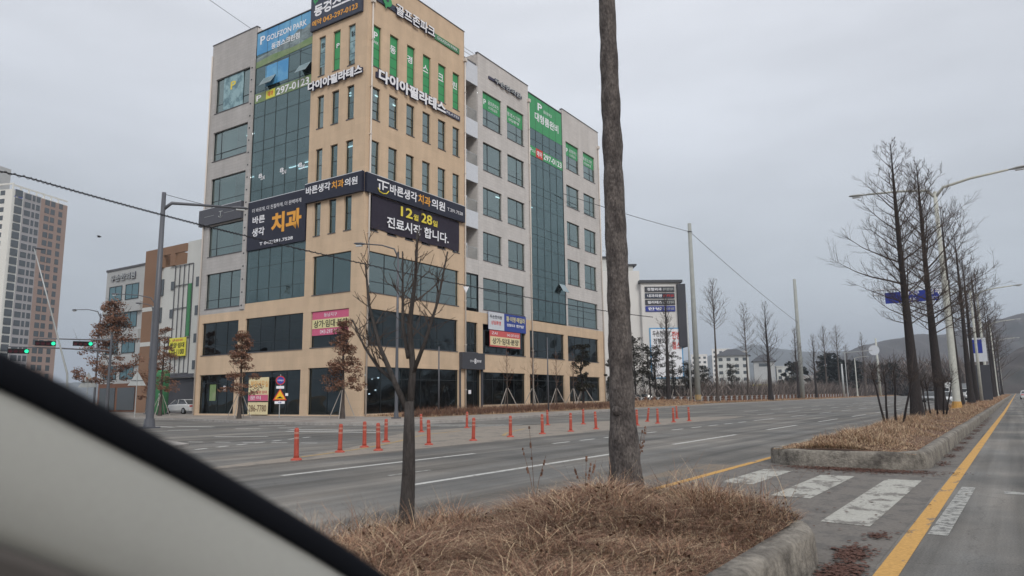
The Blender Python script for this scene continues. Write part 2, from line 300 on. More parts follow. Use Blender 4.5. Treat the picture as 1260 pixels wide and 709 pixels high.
# ------------------------------------------------------------------ mesh helpers
class MB:
    def __init__(s, m=None): s.v = []; s.f = []; s.mi = []; s.m = m; s.cur = 0
    def V(s, p): p = s.m(*p) if s.m else p; s.v.append(tuple(p)); return len(s.v) - 1
    def face(s, idx): s.f.append(tuple(idx)); s.mi.append(s.cur)
    def quad(s, *ps): s.face([s.V(p) for p in ps])
    def box(s, x0, x1, y0, y1, z0, z1):
        i = [s.V((x, y, z)) for z in (z0, z1) for y in (y0, y1) for x in (x0, x1)]
        for q in ((0, 2, 3, 1), (4, 5, 7, 6), (0, 1, 5, 4), (1, 3, 7, 5), (3, 2, 6, 7), (2, 0, 4, 6)): s.face([i[k] for k in q])
        return s
    def cbox(s, c, h, rz=0.0, ry=0.0):
        cs, sn = math.cos(rz), math.sin(rz); i = []
        for z in (-1, 1):
            for y in (-1, 1):
                for x in (-1, 1):
                    px, py, pz = x * h[0], y * h[1], z * h[2]
                    if ry: px, pz = px * math.cos(ry) + pz * math.sin(ry), -px * math.sin(ry) + pz * math.cos(ry)
                    i.append(s.V((c[0] + px * cs - py * sn, c[1] + px * sn + py * cs, c[2] + pz)))
        for q in ((0, 2, 3, 1), (4, 5, 7, 6), (0, 1, 5, 4), (1, 3, 7, 5), (3, 2, 6, 7), (2, 0, 4, 6)): s.face([i[k] for k in q])
        return s
    def tube(s, pts, rad, n=8, cap=True):
        pts = [Vector(p) for p in pts]; L = len(pts)
        if not hasattr(rad, '__len__'): rad = [rad] * L
        t = (pts[1] - pts[0]).normalized(); a = Vector((1, 0, 0)) if abs(t.x) < 0.8 else Vector((0, 1, 0)); u = t.cross(a).normalized()
        rings = []
        for k in range(L):
            t = (pts[min(k + 1, L - 1)] - pts[max(k - 1, 0)]).normalized(); u = (u - t * u.dot(t)).normalized(); w = t.cross(u)
            rings.append([s.V(pts[k] + (u * math.cos(2 * PI * j / n) + w * math.sin(2 * PI * j / n)) * rad[k]) for j in range(n)])
        for k in range(L - 1):
            for j in range(n): s.face((rings[k][j], rings[k][(j + 1) % n], rings[k + 1][(j + 1) % n], rings[k + 1][j]))
        if cap: s.face(rings[0][::-1]); s.face(rings[-1])
        return s
    def prism(s, poly, z0, z1, top=True, bottom=False):
        n = len(poly); a = [s.V((p[0], p[1], z0)) for p in poly]; b = [s.V((p[0], p[1], z1)) for p in poly]
        for k in range(n): s.face((a[k], a[(k + 1) % n], b[(k + 1) % n], b[k]))
        if top: s.face(b)
        if bottom: s.face(a[::-1])
        return s
    def text(s, string, x0, x1, z0, z1, y, bold=1, depth=0.0):
        """lettering in the x/z plane, front towards -y"""
        if (string, bold) not in TXT: return s
        co, fs = TXT[(string, bold)]
        idx = [s.V((x0 + c[0] * (x1 - x0), y - depth, z0 + c[1] * (z1 - z0))) for c in co]
        for f in fs: s.face([idx[k] for k in f])
        if depth:
            from collections import Counter
            ed = Counter()
            for f in fs:
                for k in range(len(f)): e = (f[k], f[(k + 1) % len(f)]); ed[e] += 1
            c0 = s.cur; s.cur = 1
            bk = [s.V((x0 + c[0] * (x1 - x0), y, z0 + c[1] * (z1 - z0))) for c in co]
            for (a, b), n in ed.items():
                if (b, a) not in ed: s.face((idx[a], bk[a], bk[b], idx[b]))
            s.cur = c0
        return s
    def build(s, name, mats, parent=None, smooth=False, loc=None):
        me = bpy.data.meshes.new(name); me.from_pydata(s.v, [], s.f)
        if not isinstance(mats, (list, tuple)): mats = [mats]
        for m in mats: me.materials.append(M[m] if isinstance(m, str) else m)
        if len(mats) > 1: me.polygons.foreach_set('material_index', s.mi)
        if smooth: me.polygons.foreach_set('use_smooth', [True] * len(s.f))
        me.update()
        o = bpy.data.objects.new(name, me); COL.objects.link(o)
        if parent: o.parent = parent
        if loc: o.location = loc
        return o
def tag(o, label=None, cat=None, group=None, kind=None):
    if label: o['label'] = label
    if cat: o['category'] = cat
    if group: o['group'] = group
    if kind: o['kind'] = kind
    return o
def thing(name, label, cat, loc=(0, 0, 0), rz=0.0, group=None):
    o = bpy.data.objects.new(name, None); COL.objects.link(o); o.location = loc; o.rotation_euler = (0, 0, rz)
    o.empty_display_size = 0.3
    return tag(o, label, cat, group)
def kids(o): return [c for c in CH if c.parent == o]
def copy_tree(src, loc, rz=0.0, label=None, group=None, scale=None):
    """copy of a thing, its parts and sub-parts (mesh data shared)"""
    def rec(o, parent):
        c = o.copy(); COL.objects.link(c); c.parent = parent
        for ch in list(o.children): rec(ch, c)
        return c
    c = rec(src, None); c.location = loc; c.rotation_euler = (0, 0, rz)
    if label: c['label'] = label
    if group: c['group'] = group
    if scale: c.scale = scale
    return c

# ================================================================== SETTING
# ground with hills beyond
def grid_sheet():
    b = MB(); b.quad((-4000, -4000, -0.05), (4000, -4000, -0.05), (4000, 4000, -0.05), (-4000, 4000, -0.05))
    tag(b.build('ground', 'far_grass'), kind='structure')
    b = MB(); b.quad((-5, -60, 0), (9.5, -60, 0), (9.5, 900, 0), (-5, 900, 0))
    b.quad((-400, -60, 0), (-5, -60, 0), (-5, 32, 0), (-400, 32, 0)); b.quad((-40, 32, 0), (-5, 32, 0), (-5, 900, 0), (-40, 900, 0))
    tag(b.build('road', 'asphalt'), kind='structure')
grid_sheet()
LV = 0.004
def line(name, pts, w, m, z=LV):
    b = MB(); n = len(pts); L = []; Rr = []
    for k in range(n):
        a = Vector(pts[max(k - 1, 0)]); c = Vector(pts[min(k + 1, n - 1)]); t = (c - a).normalized(); nn = Vector((-t.y, t.x)); p = Vector(pts[k])
        L.append(b.V((*(p + nn * w / 2), z))); Rr.append(b.V((*(p - nn * w / 2), z)))
    for k in range(n - 1): b.face((L[k], Rr[k], Rr[k + 1], L[k + 1]))
    return tag(b.build(name, m), kind='structure')
def dashes(name, x, w, segs, m):
    b = MB()
    for y0, y1 in segs: b.quad((x - w / 2, y0, LV), (x + w / 2, y0, LV), (x + w / 2, y1, LV), (x - w / 2, y1, LV))
    return tag(b.build(name, m), kind='structure')
line('yellow_line', [(-1.02, -20), (-1.0, 14), (-0.88, 60), (-0.8, 500)], 0.17, 'line_yellow')
line('yellow_line', [(-4.78, 7.0), (-4.78, 500)], 0.15, 'line_yellow')
line('yellow_line', [(-4.78, -20), (-4.78, 7.0)], 0.15, 'line_yellow')
dashes('lane_line', -8.5, 0.15, [(-8, 3), (9.0, 17.4), (20.4, 26.2)] + [(30.2 + 9.2 * k, 35 + 9.2 * k) for k in range(30)], 'line_white')
dashes('lane_line', -11.75, 0.15, [(9.0, 15.0)], 'line_white')
dashes('lane_line', -11.95, 0.13, [(19.2 + 1.7 * k, 20.2 + 1.7 * k) for k in range(5)] + [(28.6 + 2.2 * k, 29.8 + 2.2 * k) for k in range(5)] + [(40 + 8 * k, 44 + 8 * k) for k in range(28)], 'line_far')
dashes('lane_line', -9.9, 0.1, [(10.0, 11.2), (20.0, 21.4)], 'line_faint')
dashes('lane_line', -15.2, 0.14, [(52 + 8 * k, 56 + 8 * k) for k in range(25)], 'line_far')
dashes('lane_line', -18.7, 0.14, [(60 + 8 * k, 64 + 8 * k) for k in range(24)], 'line_far')
dashes('lane_line', 2.3, 0.15, [(2 + 13 * k, 7 + 13 * k) for k in range(25)], 'line_white')
# pale edge of the junction mouth and the painted gore between the two rows of bollards
isl = [(-14.1, 8.6), (-14.15, 12), (-14.35, 20), (-14.35, 30), (-14.3, 43), (-14.8, 48), (-16.4, 47), (-18.6, 41), (-20.6, 34), (-22.0, 28), (-21.8, 23.5), (-20.2, 20.5), (-18.0, 17.6), (-16.4, 14.8), (-15.4, 12.2), (-14.6, 9.4)]
b = MB(); b.face([b.V((x, y, LV)) for x, y in isl]); tag(b.build('painted_island', 'island_dust'), kind='structure')
def smooth(pts, k=5):
    o = []
    for i in range(len(pts) - 1):
        p0 = Vector(pts[max(i - 1, 0)]); p1 = Vector(pts[i]); p2 = Vector(pts[i + 1]); p3 = Vector(pts[min(i + 2, len(pts) - 1)])
        for j in range(k):
            t = j / k; o.append(tuple(0.5 * ((2 * p1) + (-p0 + p2) * t + (2 * p0 - 5 * p1 + 4 * p2 - p3) * t * t + (-p0 + 3 * p1 - 3 * p2 + p3) * t ** 3)))
    o.append(tuple(pts[-1])); return o
line('yellow_line', smooth([(-15.0, 12.0), (-15.9, 15.0), (-17.3, 17.9), (-19.2, 21.2), (-20.2, 24.8)]), 0.15, 'line_yellow_faint', 2 * LV)
line('yellow_line', smooth([(-16.0, 22.2), (-17.2, 24.2), (-18.6, 27.5)]), 0.15, 'line_yellow_faint', 2 * LV)
line('road_seam', [(-13.95, 6), (-14.2, 20), (-14.2, 45), (-14.5, 70)], 0.3, 'gap_floor')
# side street: faded crossing bars and turn dashes
b = MB()
for (x0, y0, x1, y1, w) in [(-39.8, 23.1, -36.5, 23.3, .35), (-41.5, 22.6, -38.6, 22.2, .3), (-34.9, 19.8, -33.7, 20.7, .3), (-26.7, 17.1, -24.6, 18.1, .22), (-29.1, 22.6, -24.2, 23.8, .4), (-27.6, 21.3, -22.6, 22.4, .35), (-35.1, 25.2, -33.9, 26.1, .35), (-31.5, 23.8, -30.2, 24.2, .3), (-33.2, 22.4, -31.6, 22.8, .25)] + [(-20.3 - 0.9 * k * 0.4, 12.4 + 0.95 * k, -20.5 - 0.36 * k, 12.9 + 0.95 * k, .16) for k in range(7)] + [(-25.4 + 1.1 * k, 14.2 + 0.35 * k, -24.8 + 1.1 * k, 14.4 + 0.35 * k, .15) for k in range(6)]:
    d = Vector((x1 - x0, y1 - y0)).normalized(); n = Vector((-d.y, d.x)) * w / 2
    b.quad((x0 + n.x, y0 + n.y, LV), (x0 - n.x, y0 - n.y, LV), (x1 - n.x, y1 - n.y, LV), (x1 + n.x, y1 + n.y, LV))
tag(b.build('crossing_markings', 'line_far'), kind='structure')
b = MB()
for k in range(9): b.quad((-30.5 + k * 1.0, 26.8 + k * .25, LV), (-30.1 + k * 1.0, 26.6 + k * .25, LV), (-28.4 + k * 1.0, 29.6 + k * .3, LV), (-28.8 + k * 1.0, 29.8 + k * .3, LV))
tag(b.build('crossing_markings', 'line_faint'), kind='structure')
# crossing between the two medians: floor, four stripes
b = MB(); b.quad((-4.6, 6.8, LV), (-1.12, 6.8, LV), (-1.12, 16.4, LV), (-4.6, 16.4, LV)); b.quad((-1.5, 16.4, LV), (-1.1, 16.4, LV), (-1.1, 120, LV), (-1.5, 120, LV)); b.quad((-1.5, 0.5, LV), (-1.1, 0.5, LV), (-1.1, 6.8, LV), (-1.5, 6.8, LV))
tag(b.build('crossing_floor', 'gap_floor'), kind='structure')
b = MB()
for x0, x1, ya, yb in ((-4.2, -3.65, 12.0, 14.4), (-3.05, -2.5, 10.8, 13.9), (-1.98, -1.46, 8.9, 13.75)):
    b.quad((x0, ya, 2 * LV), (x1, ya - .05, 2 * LV), (x1 + .03, yb, 2 * LV), (x0 + .03, yb, 2 * LV))
tag(b.build('zebra_stripes', 'crossing_white'), kind='structure')
b = MB(); b.quad((-0.9, 8.7, LV), (-0.72, 8.7, LV), (-0.66, 13.2, LV), (-0.84, 13.2, LV)); b.quad((-0.3, 12.6, LV), (0.5, 12.6, LV), (0.5, 12.9, LV), (-0.3, 12.9, LV))
tag(b.build('zebra_stripes', 'line_faint'), kind='structure')
def ground_flakes(spots, seed, label):
    r = random.Random(seed); b = MB()
    for (cx, cy, sx, sy, n) in spots:
        for k in range(n):
            x = cx + r.gauss(0, sx); y = cy + r.gauss(0, sy)
            if -4.5 < x < -1.5 and (y > 15.33 or y < 7.37): y = 15.3 if y > 12 else 7.4
            if x < -1.5 and (y > 15.33 or y < 7.37): continue
            q = r.uniform(.012, .035); a = r.uniform(0, 6.28); z = 3 * LV + r.uniform(0, .012)
            b.face([b.V((x + math.cos(a + t) * q * r.uniform(.6, 1.2), y + math.sin(a + t) * q * r.uniform(.6, 1.2), z + r.uniform(-.004, .006))) for t in (0, 1.3, 2.7, 4.2)])
    return tag(b.build('leaf_litter', 'red_leaf'), label, 'leaves', kind='stuff')
ground_flakes([(-2.7, 15.1, .7, .16, 1500), (-2.3, 14.9, .5, .22, 600), (-3.2, 14.6, .4, .4, 120)], 3, 'reddish brown leaf litter drifted against the kerb at the zebra crossing')
ground_flakes([(-1.36, 7.3, .07, .16, 420), (-1.32, 6.5, .08, .2, 500), (-1.3, 8.3, .06, .1, 90), (-2.5, 9.5, 1.0, 1.6, 60)] + [(-1.38, 17 + 1.7 * k + (k * 7 % 3) * .4, .07, .3, 110 - k * 3) for k in range(18)], 4, 'reddish brown leaf litter lying in the gutter along the planting strips')
worn('dust_strip', (0.20, 0.165, 0.13), (0.140, 0.135, 0.125), 0.47, 1.3, (1.6, .25, 1))
b = MB(); b.face([b.V((x, y, LV * .5)) for x, y in [(-4.7, -10), (-4.7, 15)] + [(-5.5 - .35 * math.sin(k * 1.1) - .2 * math.sin(k * 2.7), 15 - k * 1.0) for k in range(26)]])
tag(b.build('road_dust', 'dust_strip'), kind='structure')
# raised pavements with kerb stones
kerb_path = [(-400, 41), (-120, 34.5), (-80, 32.2), (-55, 30.6), (-44, 28.6), (-36, 27.3), (-31.5, 27.4), (-28.6, 29.0), (-27.3, 32.0), (-27.4, 37), (-28.3, 45), (-30.5, 58), (-32.6, 72), (-34.5, 92), (-36, 120), (-37, 160), (-37.5, 260), (-37.5, 900)]
kp = smooth(kerb_path, 4)
b = MB(); poly = kp + [(-600, 900), (-600, 41)]
b.prism(poly, 0, 0.115); pav = tag(b.build('pavement', 'paving'), kind='structure')
def strip(path, off, w, z0, z1, name, m, parent=None):
    b = MB(); n = len(path); rows = []
    for k in range(n):
        a = Vector(path[max(k - 1, 0)]); c = Vector(path[min(k + 1, n - 1)]); t = (c - a).normalized(); nn = Vector((-t.y, t.x)); p = Vector(path[k])
        q0 = p + nn * off; q1 = p + nn * (off + w)
        rows.append([b.V((q0.x, q0.y, z0)), b.V((q0.x, q0.y, z1)), b.V((q1.x, q1.y, z1)), b.V((q1.x, q1.y, z0))])
    for k in range(n - 1):
        for j in range(3): b.face((rows[k][j], rows[k][j + 1], rows[k + 1][j + 1], rows[k + 1][j]))
    return b.build(name, m, parent)
tag(strip(kp, -0.02, 0.2, 0, 0.15, 'kerb', 'kerb_concrete'), kind='structure')
b = MB(); b.box(7.6, 12, -60, 900, 0, 0.14); tag(b.build('pavement', 'paving'), kind='structure')
# traffic refuge seen past the pillar
b = MB(); b.face([b.V((x, y, 0.08)) for x, y in ((-29, 15.6), (-24.4, 13.9), (-22, 13.2), (-21.4, 12.4), (-22.5, 11.6), (-25, 11.5), (-30, 12.5))]); b2 = [(-29, 15.6), (-24.4, 13.9), (-22, 13.2), (-21.4, 12.4), (-22.5, 11.6), (-25, 11.5), (-30, 12.5)]
b = MB(); b.prism(b2, 0, 0.09); tag(b.build('traffic_island', 'kerb_concrete'), kind='structure')

# dry grass bank in front of the right-hand facade and along the far pavement
def bank(name, rows, mt):
    """rows: list of (x_near, x_far, y, z_near, z_far)"""
    b = MB(); g = []
    for (xn, xf, y, zn, zf) in rows:
        g.append([b.V((xn + (xf - xn) * t, y + random.uniform(-.1, .1), zn + (zf - zn) * math.sin(t * PI / 2) + random.uniform(-.05, .05) * (t > 0))) for t in (0, .15, .3, .5, .75, 1)])
    for k in range(len(g) - 1):
        for j in range(5): b.face((g[k][j], g[k][j + 1], g[k + 1][j + 1], g[k + 1][j]))
    return tag(b.build(name, mt), kind='structure')
rows = []
for k in range(60):
    y = 37.0 + k * 1.0; t = (y - 37) / 60
    xn = -33.8 - 1.2 * t; xf = -40.2 + 0.0 * t
    h = 0.12 + 0.45 * min(1, t * 3.0) + 0.35 * max(0, t - .45)
    rows.append((xn, xf, y, 0.1, h))
bank('grass_bank', rows, 'far_grass')
rows = [(-37.7, -37.7 - 3.4, y, 0.16, 0.35) for y in range(86, 400, 4)]
bank('grass_verge', rows, 'far_grass')
b = MB(); b.box(-120, -44.5, 84, 600, 0.05, 0.125); tag(b.build('lot', 'paving'), kind='structure')

# medians ------------------------------------------------------------
def median_outline(y0, y1, xl, xr, r=0.9, n=7, sq0=True):
    o = []
    for cx, cy, a0 in ((xr - r, y0 + r, -PI / 2), (xr - r, y1 - r, 0), (xl + r, y1 - r, PI / 2), (xl + r, y0 + r, PI)):
        for k in range(n + 1): a = a0 + (PI / 2) * k / n; o.append((cx + r * math.cos(a), cy + r * math.sin(a)))
    return o
def median(y0, y1, label):
    t = thing('median_planter', label, 'planter', (-3.0, y0, 0))
    def loc(p): return (p[0] + 3.0, p[1] - y0)
    outl = [loc(p) for p in median_outline(y0, y1, -4.5, -1.5)]
    # densify long sides so that the edge can wobble
    def dens(o, step):
        r = []
        for k in range(len(o)):
            a = Vector(o[k]); c = Vector(o[(k + 1) % len(o)]); m = max(1, int((c - a).length / step))
            m = min(m, 60)
            for j in range(m): r.append(tuple(a + (c - a) * j / m))
        return r
    o = dens(outl, 0.6); n = len(o); b = MB(); rings = []
    for off, z in ((0.0, 0.0), (0.015, 0.27), (0.04, 0.31), (0.09, 0.33), (0.22, 0.325), (0.24, 0.25)):
        ring = []
        for k in range(n):
            a = Vector(o[k - 1]); c = Vector(o[(k + 1) % n]); tt = (c - a).normalized(); nn = Vector((-tt.y, tt.x)); p = Vector(o[k]) + nn * off
            w = 0.008 * math.sin(k * 2.3) + 0.006 * math.sin(k * 5.1)
            ring.append(b.V((p.x + nn.x * w, p.y + nn.y * w, z + (0.008 * math.sin(k * 1.7) if z > .1 else 0))))
        rings.append(ring)
    for i in range(len(rings) - 1):
        for k in range(n): b.face((rings[i][k], rings[i][(k + 1) % n], rings[i + 1][(k + 1) % n], rings[i + 1][k]))
    b.build('kerb', 'median_concrete', t, smooth=True)
    b = MB(); inner = rings[-1]
    pts = [b.V((o[k][0] * 0.86, (o[k][1] - (y1 - y0) / 2) * (1 - .4 / (y1 - y0)) + (y1 - y0) / 2, 0.29)) for k in range(n)]
    b.face(pts); b.build('soil', 'litter', t)
    return t
med_near = median(-14.0, 7.35, 'concrete edged planting strip nearest the camera with long tangled grass and the thick trunk')
med_next = median(15.35, 330.0, 'long concrete edged planting strip beyond the zebra crossing with a row of bare trees')

def blades(n, xr, yfun, zbase, hlo, hhi, wid, lean, m, name='dry_grass', seed=1, zfun=None, segs=3, wfun=None):
    r = np.random.default_rng(seed)
    y = yfun(r, n); x = r.uniform(*xr, n) if not callable(xr) else xr(r, n, y)
    h = r.uniform(hlo, hhi, n) * r.uniform(.5, 1, n)
    cl = np.sin(x * 5.1 + 1.3 * np.sin(y * 2.1)) * np.cos(y * 4.3 + x); h *= np.clip(1 + .45 * cl + .35 * np.sin(x * 2.1 + 1.7 * y + 2 * np.sin(y * .9)) * np.sin(y * 1.3 - x * 1.9), .3, 2)
    if wfun is not None: h *= wfun(x, y)
    a = r.uniform(0, 2 * PI, n); ln = r.uniform(lean * .25, lean, n)
    w = wid * r.uniform(.5, 1.3, n)
    z0 = zbase + (zfun(x, y) if zfun else 0)
    ts = np.linspace(0, 1, segs + 1); verts = np.zeros((n, (segs + 1) * 2, 3), 'f')
    curl = r.uniform(-1.0, 1.0, n); px = -np.sin(a); py = np.cos(a)
    for i, t in enumerate(ts):
        hor = ln * (t ** 1.4) * h * 1.4; ver = h * (t - .45 * np.minimum(ln, 1.3) * t * t)
        aa = a + curl * t * .8
        cx = x + np.cos(aa) * hor; cy = y + np.sin(aa) * hor; cz = z0 + ver; ww = w * (1 - .8 * t) / 2
        verts[:, 2 * i] = np.stack([cx + px * ww, cy + py * ww, cz], 1); verts[:, 2 * i + 1] = np.stack([cx - px * ww, cy - py * ww, cz], 1)
    V = verts.reshape(-1, 3); k = (segs + 1) * 2
    base = (np.arange(n) * k)[:, None]; F = []
    for i in range(segs): F.append(base + np.array([2 * i, 2 * i + 1, 2 * i + 3, 2 * i + 2])[None])
    F = np.concatenate(F, 1).reshape(-1, 4)
    me = bpy.data.meshes.new(name); me.vertices.add(len(V)); me.vertices.foreach_set('co', V.ravel()); me.loops.add(F.size); me.loops.foreach_set('vertex_index', F.ravel().astype('i'))
    me.polygons.add(len(F)); me.polygons.foreach_set('loop_start', (np.arange(len(F)) * 4).astype('i')); me.update(calc_edges=True)
    ms = m if isinstance(m, list) else [m]
    for q in ms: me.materials.append(M[q])
    if len(ms) > 1:
        mi = np.repeat(np.minimum((r.random(n) ** 1.1 * len(ms)).astype('i'), len(ms) - 1), segs); me.polygons.foreach_set('material_index', mi)
    o = bpy.data.objects.new(name, me); COL.objects.link(o); tag(o, kind='stuff'); return o
mound = lambda x, y: (0.08 + .12 * np.clip((y - 4.2) / 2, 0, 1) * np.clip((x + 4.2) / .8, 0, 1)) * np.clip(1 - ((x + 3.1) / 1.5) ** 2, 0, 1) + 0.03 * np.sin(x * 3 + y * 2)
# a hump of litter under the near grass
b = MB(); g = []
for i in range(13):
    x = -4.3 + i * 0.215
    g.append([b.V((x, -8 + j * .25, 0.27 + float(mound(np.float64(x), np.float64(-8 + j * .25))) * (1 if j < 58 else max(0, (61 - j) / 3)))) for j in range(61)])
for i in range(12):
    for j in range(60): b.face((g[i][j], g[i + 1][j], g[i + 1][j + 1], g[i][j + 1]))
tag(b.build('leaf_litter', 'litter'), kind='stuff')
edge = lambda x, y: np.clip((-1.5 - x) / .7, .28, 1)
gA = blades(85000, (-4.5, -1.72), lambda r, n: r.uniform(1.2, 7.1, n), 0.27, .07, .26, .0062, 2.0, ['straw', 'straw_dark', 'straw_pale', 'straw_dark'], seed=3, zfun=mound, wfun=edge)
tag(gA, 'long tangled dry grass smothering the nearest planting strip', 'grass')
gB = blades(2600, (-4.7, -4.0), lambda r, n: r.uniform(2.0, 5.4, n), 0.27, .18, .42, .005, .9, ['straw', 'straw_pale', 'straw_dark'], seed=4, zfun=mound)
tag(gB, 'taller loose stalks standing out of the nearest grass on its road side', 'grass')
gG = blades(3600, lambda r, n, y: (-2.75 + r.normal(0, .38, n)).clip(-4.2, -1.85), lambda r, n: 6.7 + r.normal(0, .25, n).clip(-.8, .45), 0.3, .28, .58, .0055, .8, ['straw', 'straw_pale', 'straw_dark'], seed=14)
tag(gG, 'upright tuft of dry grass at the crossing end of the nearest planting strip', 'grass')
def ydist(r, n): return 15.6 + (r.random(n) ** 2.2) * 150
edge2 = lambda x, y: (.55 + .75 * np.clip(np.sin(x * 1.9 + .9 * y) * np.sin(y * .77 - x) + .5 * np.sin(y * 2.3 + 3 * x), -.6, 1.2)) * np.clip((-1.5 - x) / .9, .3, 1) * np.clip((y - 15.3) / .5, .4, 1)
gC = blades(70000, (-4.3, -1.68), lambda r, n: 15.55 + (r.random(n) ** 1.8) * 46, 0.28, .12, .30, .011, 1.1, ['straw', 'straw_pale', 'straw_dark', 'straw_pale'], seed=5, zfun=lambda x, y: .08 * np.clip(1 - ((x + 3.1) / 1.4) ** 2, 0, 1), wfun=edge2)
tag(gC, 'short dry grass on the planting strip beyond the zebra crossing', 'grass')
gD = blades(22000, (-4.3, -1.7), lambda r, n: 60 + (r.random(n) ** 1.5) * 200, 0.28, .18, .36, .03, .9, ['straw', 'straw_pale', 'straw'], seed=6, segs=2)
tag(gD, 'dry grass on the far stretch of the planting strip', 'grass')
gE = blades(26000, lambda r, n, y: -34.0 - r.random(n) * 6 - (y - 38) * .01, lambda r, n: 38 + r.random(n) * 58, 0.16, .12, .35, .03, .9, ['straw', 'straw_pale', 'straw_dark'], seed=8, segs=2, zfun=lambda x, y: (0.4 * np.clip((y - 37) / 20, 0, 1) + .2 * np.clip((y - 64) / 30, 0, 1)) * np.clip((-x - 34) / 3, 0, 1) - .03)
tag(gE, 'dry grass on the bank below the right-hand facade', 'grass')
gF = blades(26000, lambda r, n, y: -37.8 - r.random(n) * 3.2, lambda r, n: 84 + (r.random(n) ** 1.3) * 220, 0.2, .15, .45, .05, .8, ['straw', 'straw_pale', 'straw_dark'], seed=9, segs=2)
tag(gF, 'dry grass verge below the long row of fence posts', 'grass')
# weeds: dark dead stalks standing in the near grass
def weed(x, y, h, n, seed, label):
    r = random.Random(seed); b = MB()
    for k in range(n):
        a = r.uniform(0, 6.28); l = r.uniform(.05, .2); hh = h * r.uniform(.6, 1)
        p = [(0, 0, 0), (math.cos(a) * l * .4, math.sin(a) * l * .4, hh * .5), (math.cos(a) * l, math.sin(a) * l, hh)]
        b.tube(p, [.004, .003, .002], 4)
        for j in range(5):
            z = hh * r.uniform(.55, 1); b.cbox((math.cos(a) * l * z / hh, math.sin(a) * l * z / hh, z), (.008, .008, .014), r.uniform(0, 3))
    o = b.build('weed', 'straw_dark'); o.location = (x, y, 0.33); tag(o, label, 'weed')
def flakes(n, xr, yr, m, seed, size, z0=.3):
    r = np.random.default_rng(seed); x = r.uniform(*xr, n); y = r.uniform(*yr, n); z = z0 + mound(x, y) + r.uniform(0, .10, n)
    V = np.zeros((n, 4, 3), 'f')
    for k in range(4):
        a = k * PI / 2 + r.uniform(0, 6.28, n) * 0 + r.uniform(-.3, .3, n) + np.arange(n); s_ = size * r.uniform(.5, 1.3, n); V[:, k] = np.stack([x + np.cos(a) * s_, y + np.sin(a) * s_, z + r.uniform(-.02, .02, n)], 1)
    me = bpy.data.meshes.new('fallen_leaves'); me.vertices.add(n * 4); me.vertices.foreach_set('co', V.ravel()); me.loops.add(n * 4); me.loops.foreach_set('vertex_index', np.arange(n * 4).astype('i')); me.polygons.add(n); me.polygons.foreach_set('loop_start', (np.arange(n) * 4).astype('i')); me.update(calc_edges=True); me.materials.append(M[m])
    o = bpy.data.objects.new('fallen_leaves', me); COL.objects.link(o); return tag(o, 'small brown fallen leaves caught in the nearest dry grass', 'leaves', kind='stuff')
flakes(1500, (-4.4, -1.75), (1.2, 7.1), 'litter_leaf', 21, .015)
b = MB(); b.face([b.V(p) for p in ((0, 0, 0), (.07, .01, .02), (.09, .05, .03), (.02, .06, .01))]); b.face([b.V(p) for p in ((.02, .06, .01), (.09, .05, .03), (.06, .08, .0))]); o = b.build('paper_scrap', 'white_letter'); o.location = (-3.62, 7.3, .47); tag(o, 'white scrap of paper in the grass at the foot of the thick trunk', 'litter')
weed(-4.25, 8.9, .75, 4, 1, 'dead weed stalks just right of the thick trunk')
weed(-4.35, 6.6, .8, 3, 2, 'dead weed stalk left of the thick trunk against the road')
weed(-3.9, 6.9, .55, 4, 3, 'dead weed stalks above the corner of the nearest planting strip')

# ================================================================== BUILDING
TH = R_(1.8)
CX, CY, CZ = -40.98, 38.26, 0.12
fR = lambda x, y, z: (-y, x, z)          # right-hand facade: x along it, -y outward
fL = lambda x, y, z: (x, y, z)           # left-hand facade: x = -u
bld = thing('commercial_building', 'seven storey corner building in beige and grey stone covered in Korean signs', 'building', (CX, CY, CZ), TH)
def wall(f, name, mt, regions, openings, depth=0.28, y=0.0):
    b = MB(f)
    xs = sorted({v for r in regions for v in r[:2]} | {v for o in openings for v in o[:2]})
    zs = sorted({v for r in regions for v in r[2:]} | {v for o in openings for v in o[2:]})
    for i in range(len(xs) - 1):
        for j in range(len(zs) - 1):
            cx, cz = (xs[i] + xs[i + 1]) / 2, (zs[j] + zs[j + 1]) / 2
            if not any(r[0] < cx < r[1] and r[2] < cz < r[3] for r in regions): continue
            if any(o[0] < cx < o[1] and o[2] < cz < o[3] for o in openings): continue
            b.quad((xs[i], y, zs[j]), (xs[i + 1], y, zs[j]), (xs[i + 1], y, zs[j + 1]), (xs[i], y, zs[j + 1]))
    for x0, x1, z0, z1 in openings:
        d = y + depth
        b.quad((x0, y, z0), (x0, d, z0), (x0, d, z1), (x0, y, z1)); b.quad((x1, d, z0), (x1, y, z0), (x1, y, z1), (x1, d, z1))
        b.quad((x0, y, z0), (x1, y, z0), (x1, d, z0), (x0, d, z0)); b.quad((x0, d, z1), (x1, d, z1), (x1, y, z1), (x0, y, z1))
    return b.build(name, mt, bld)
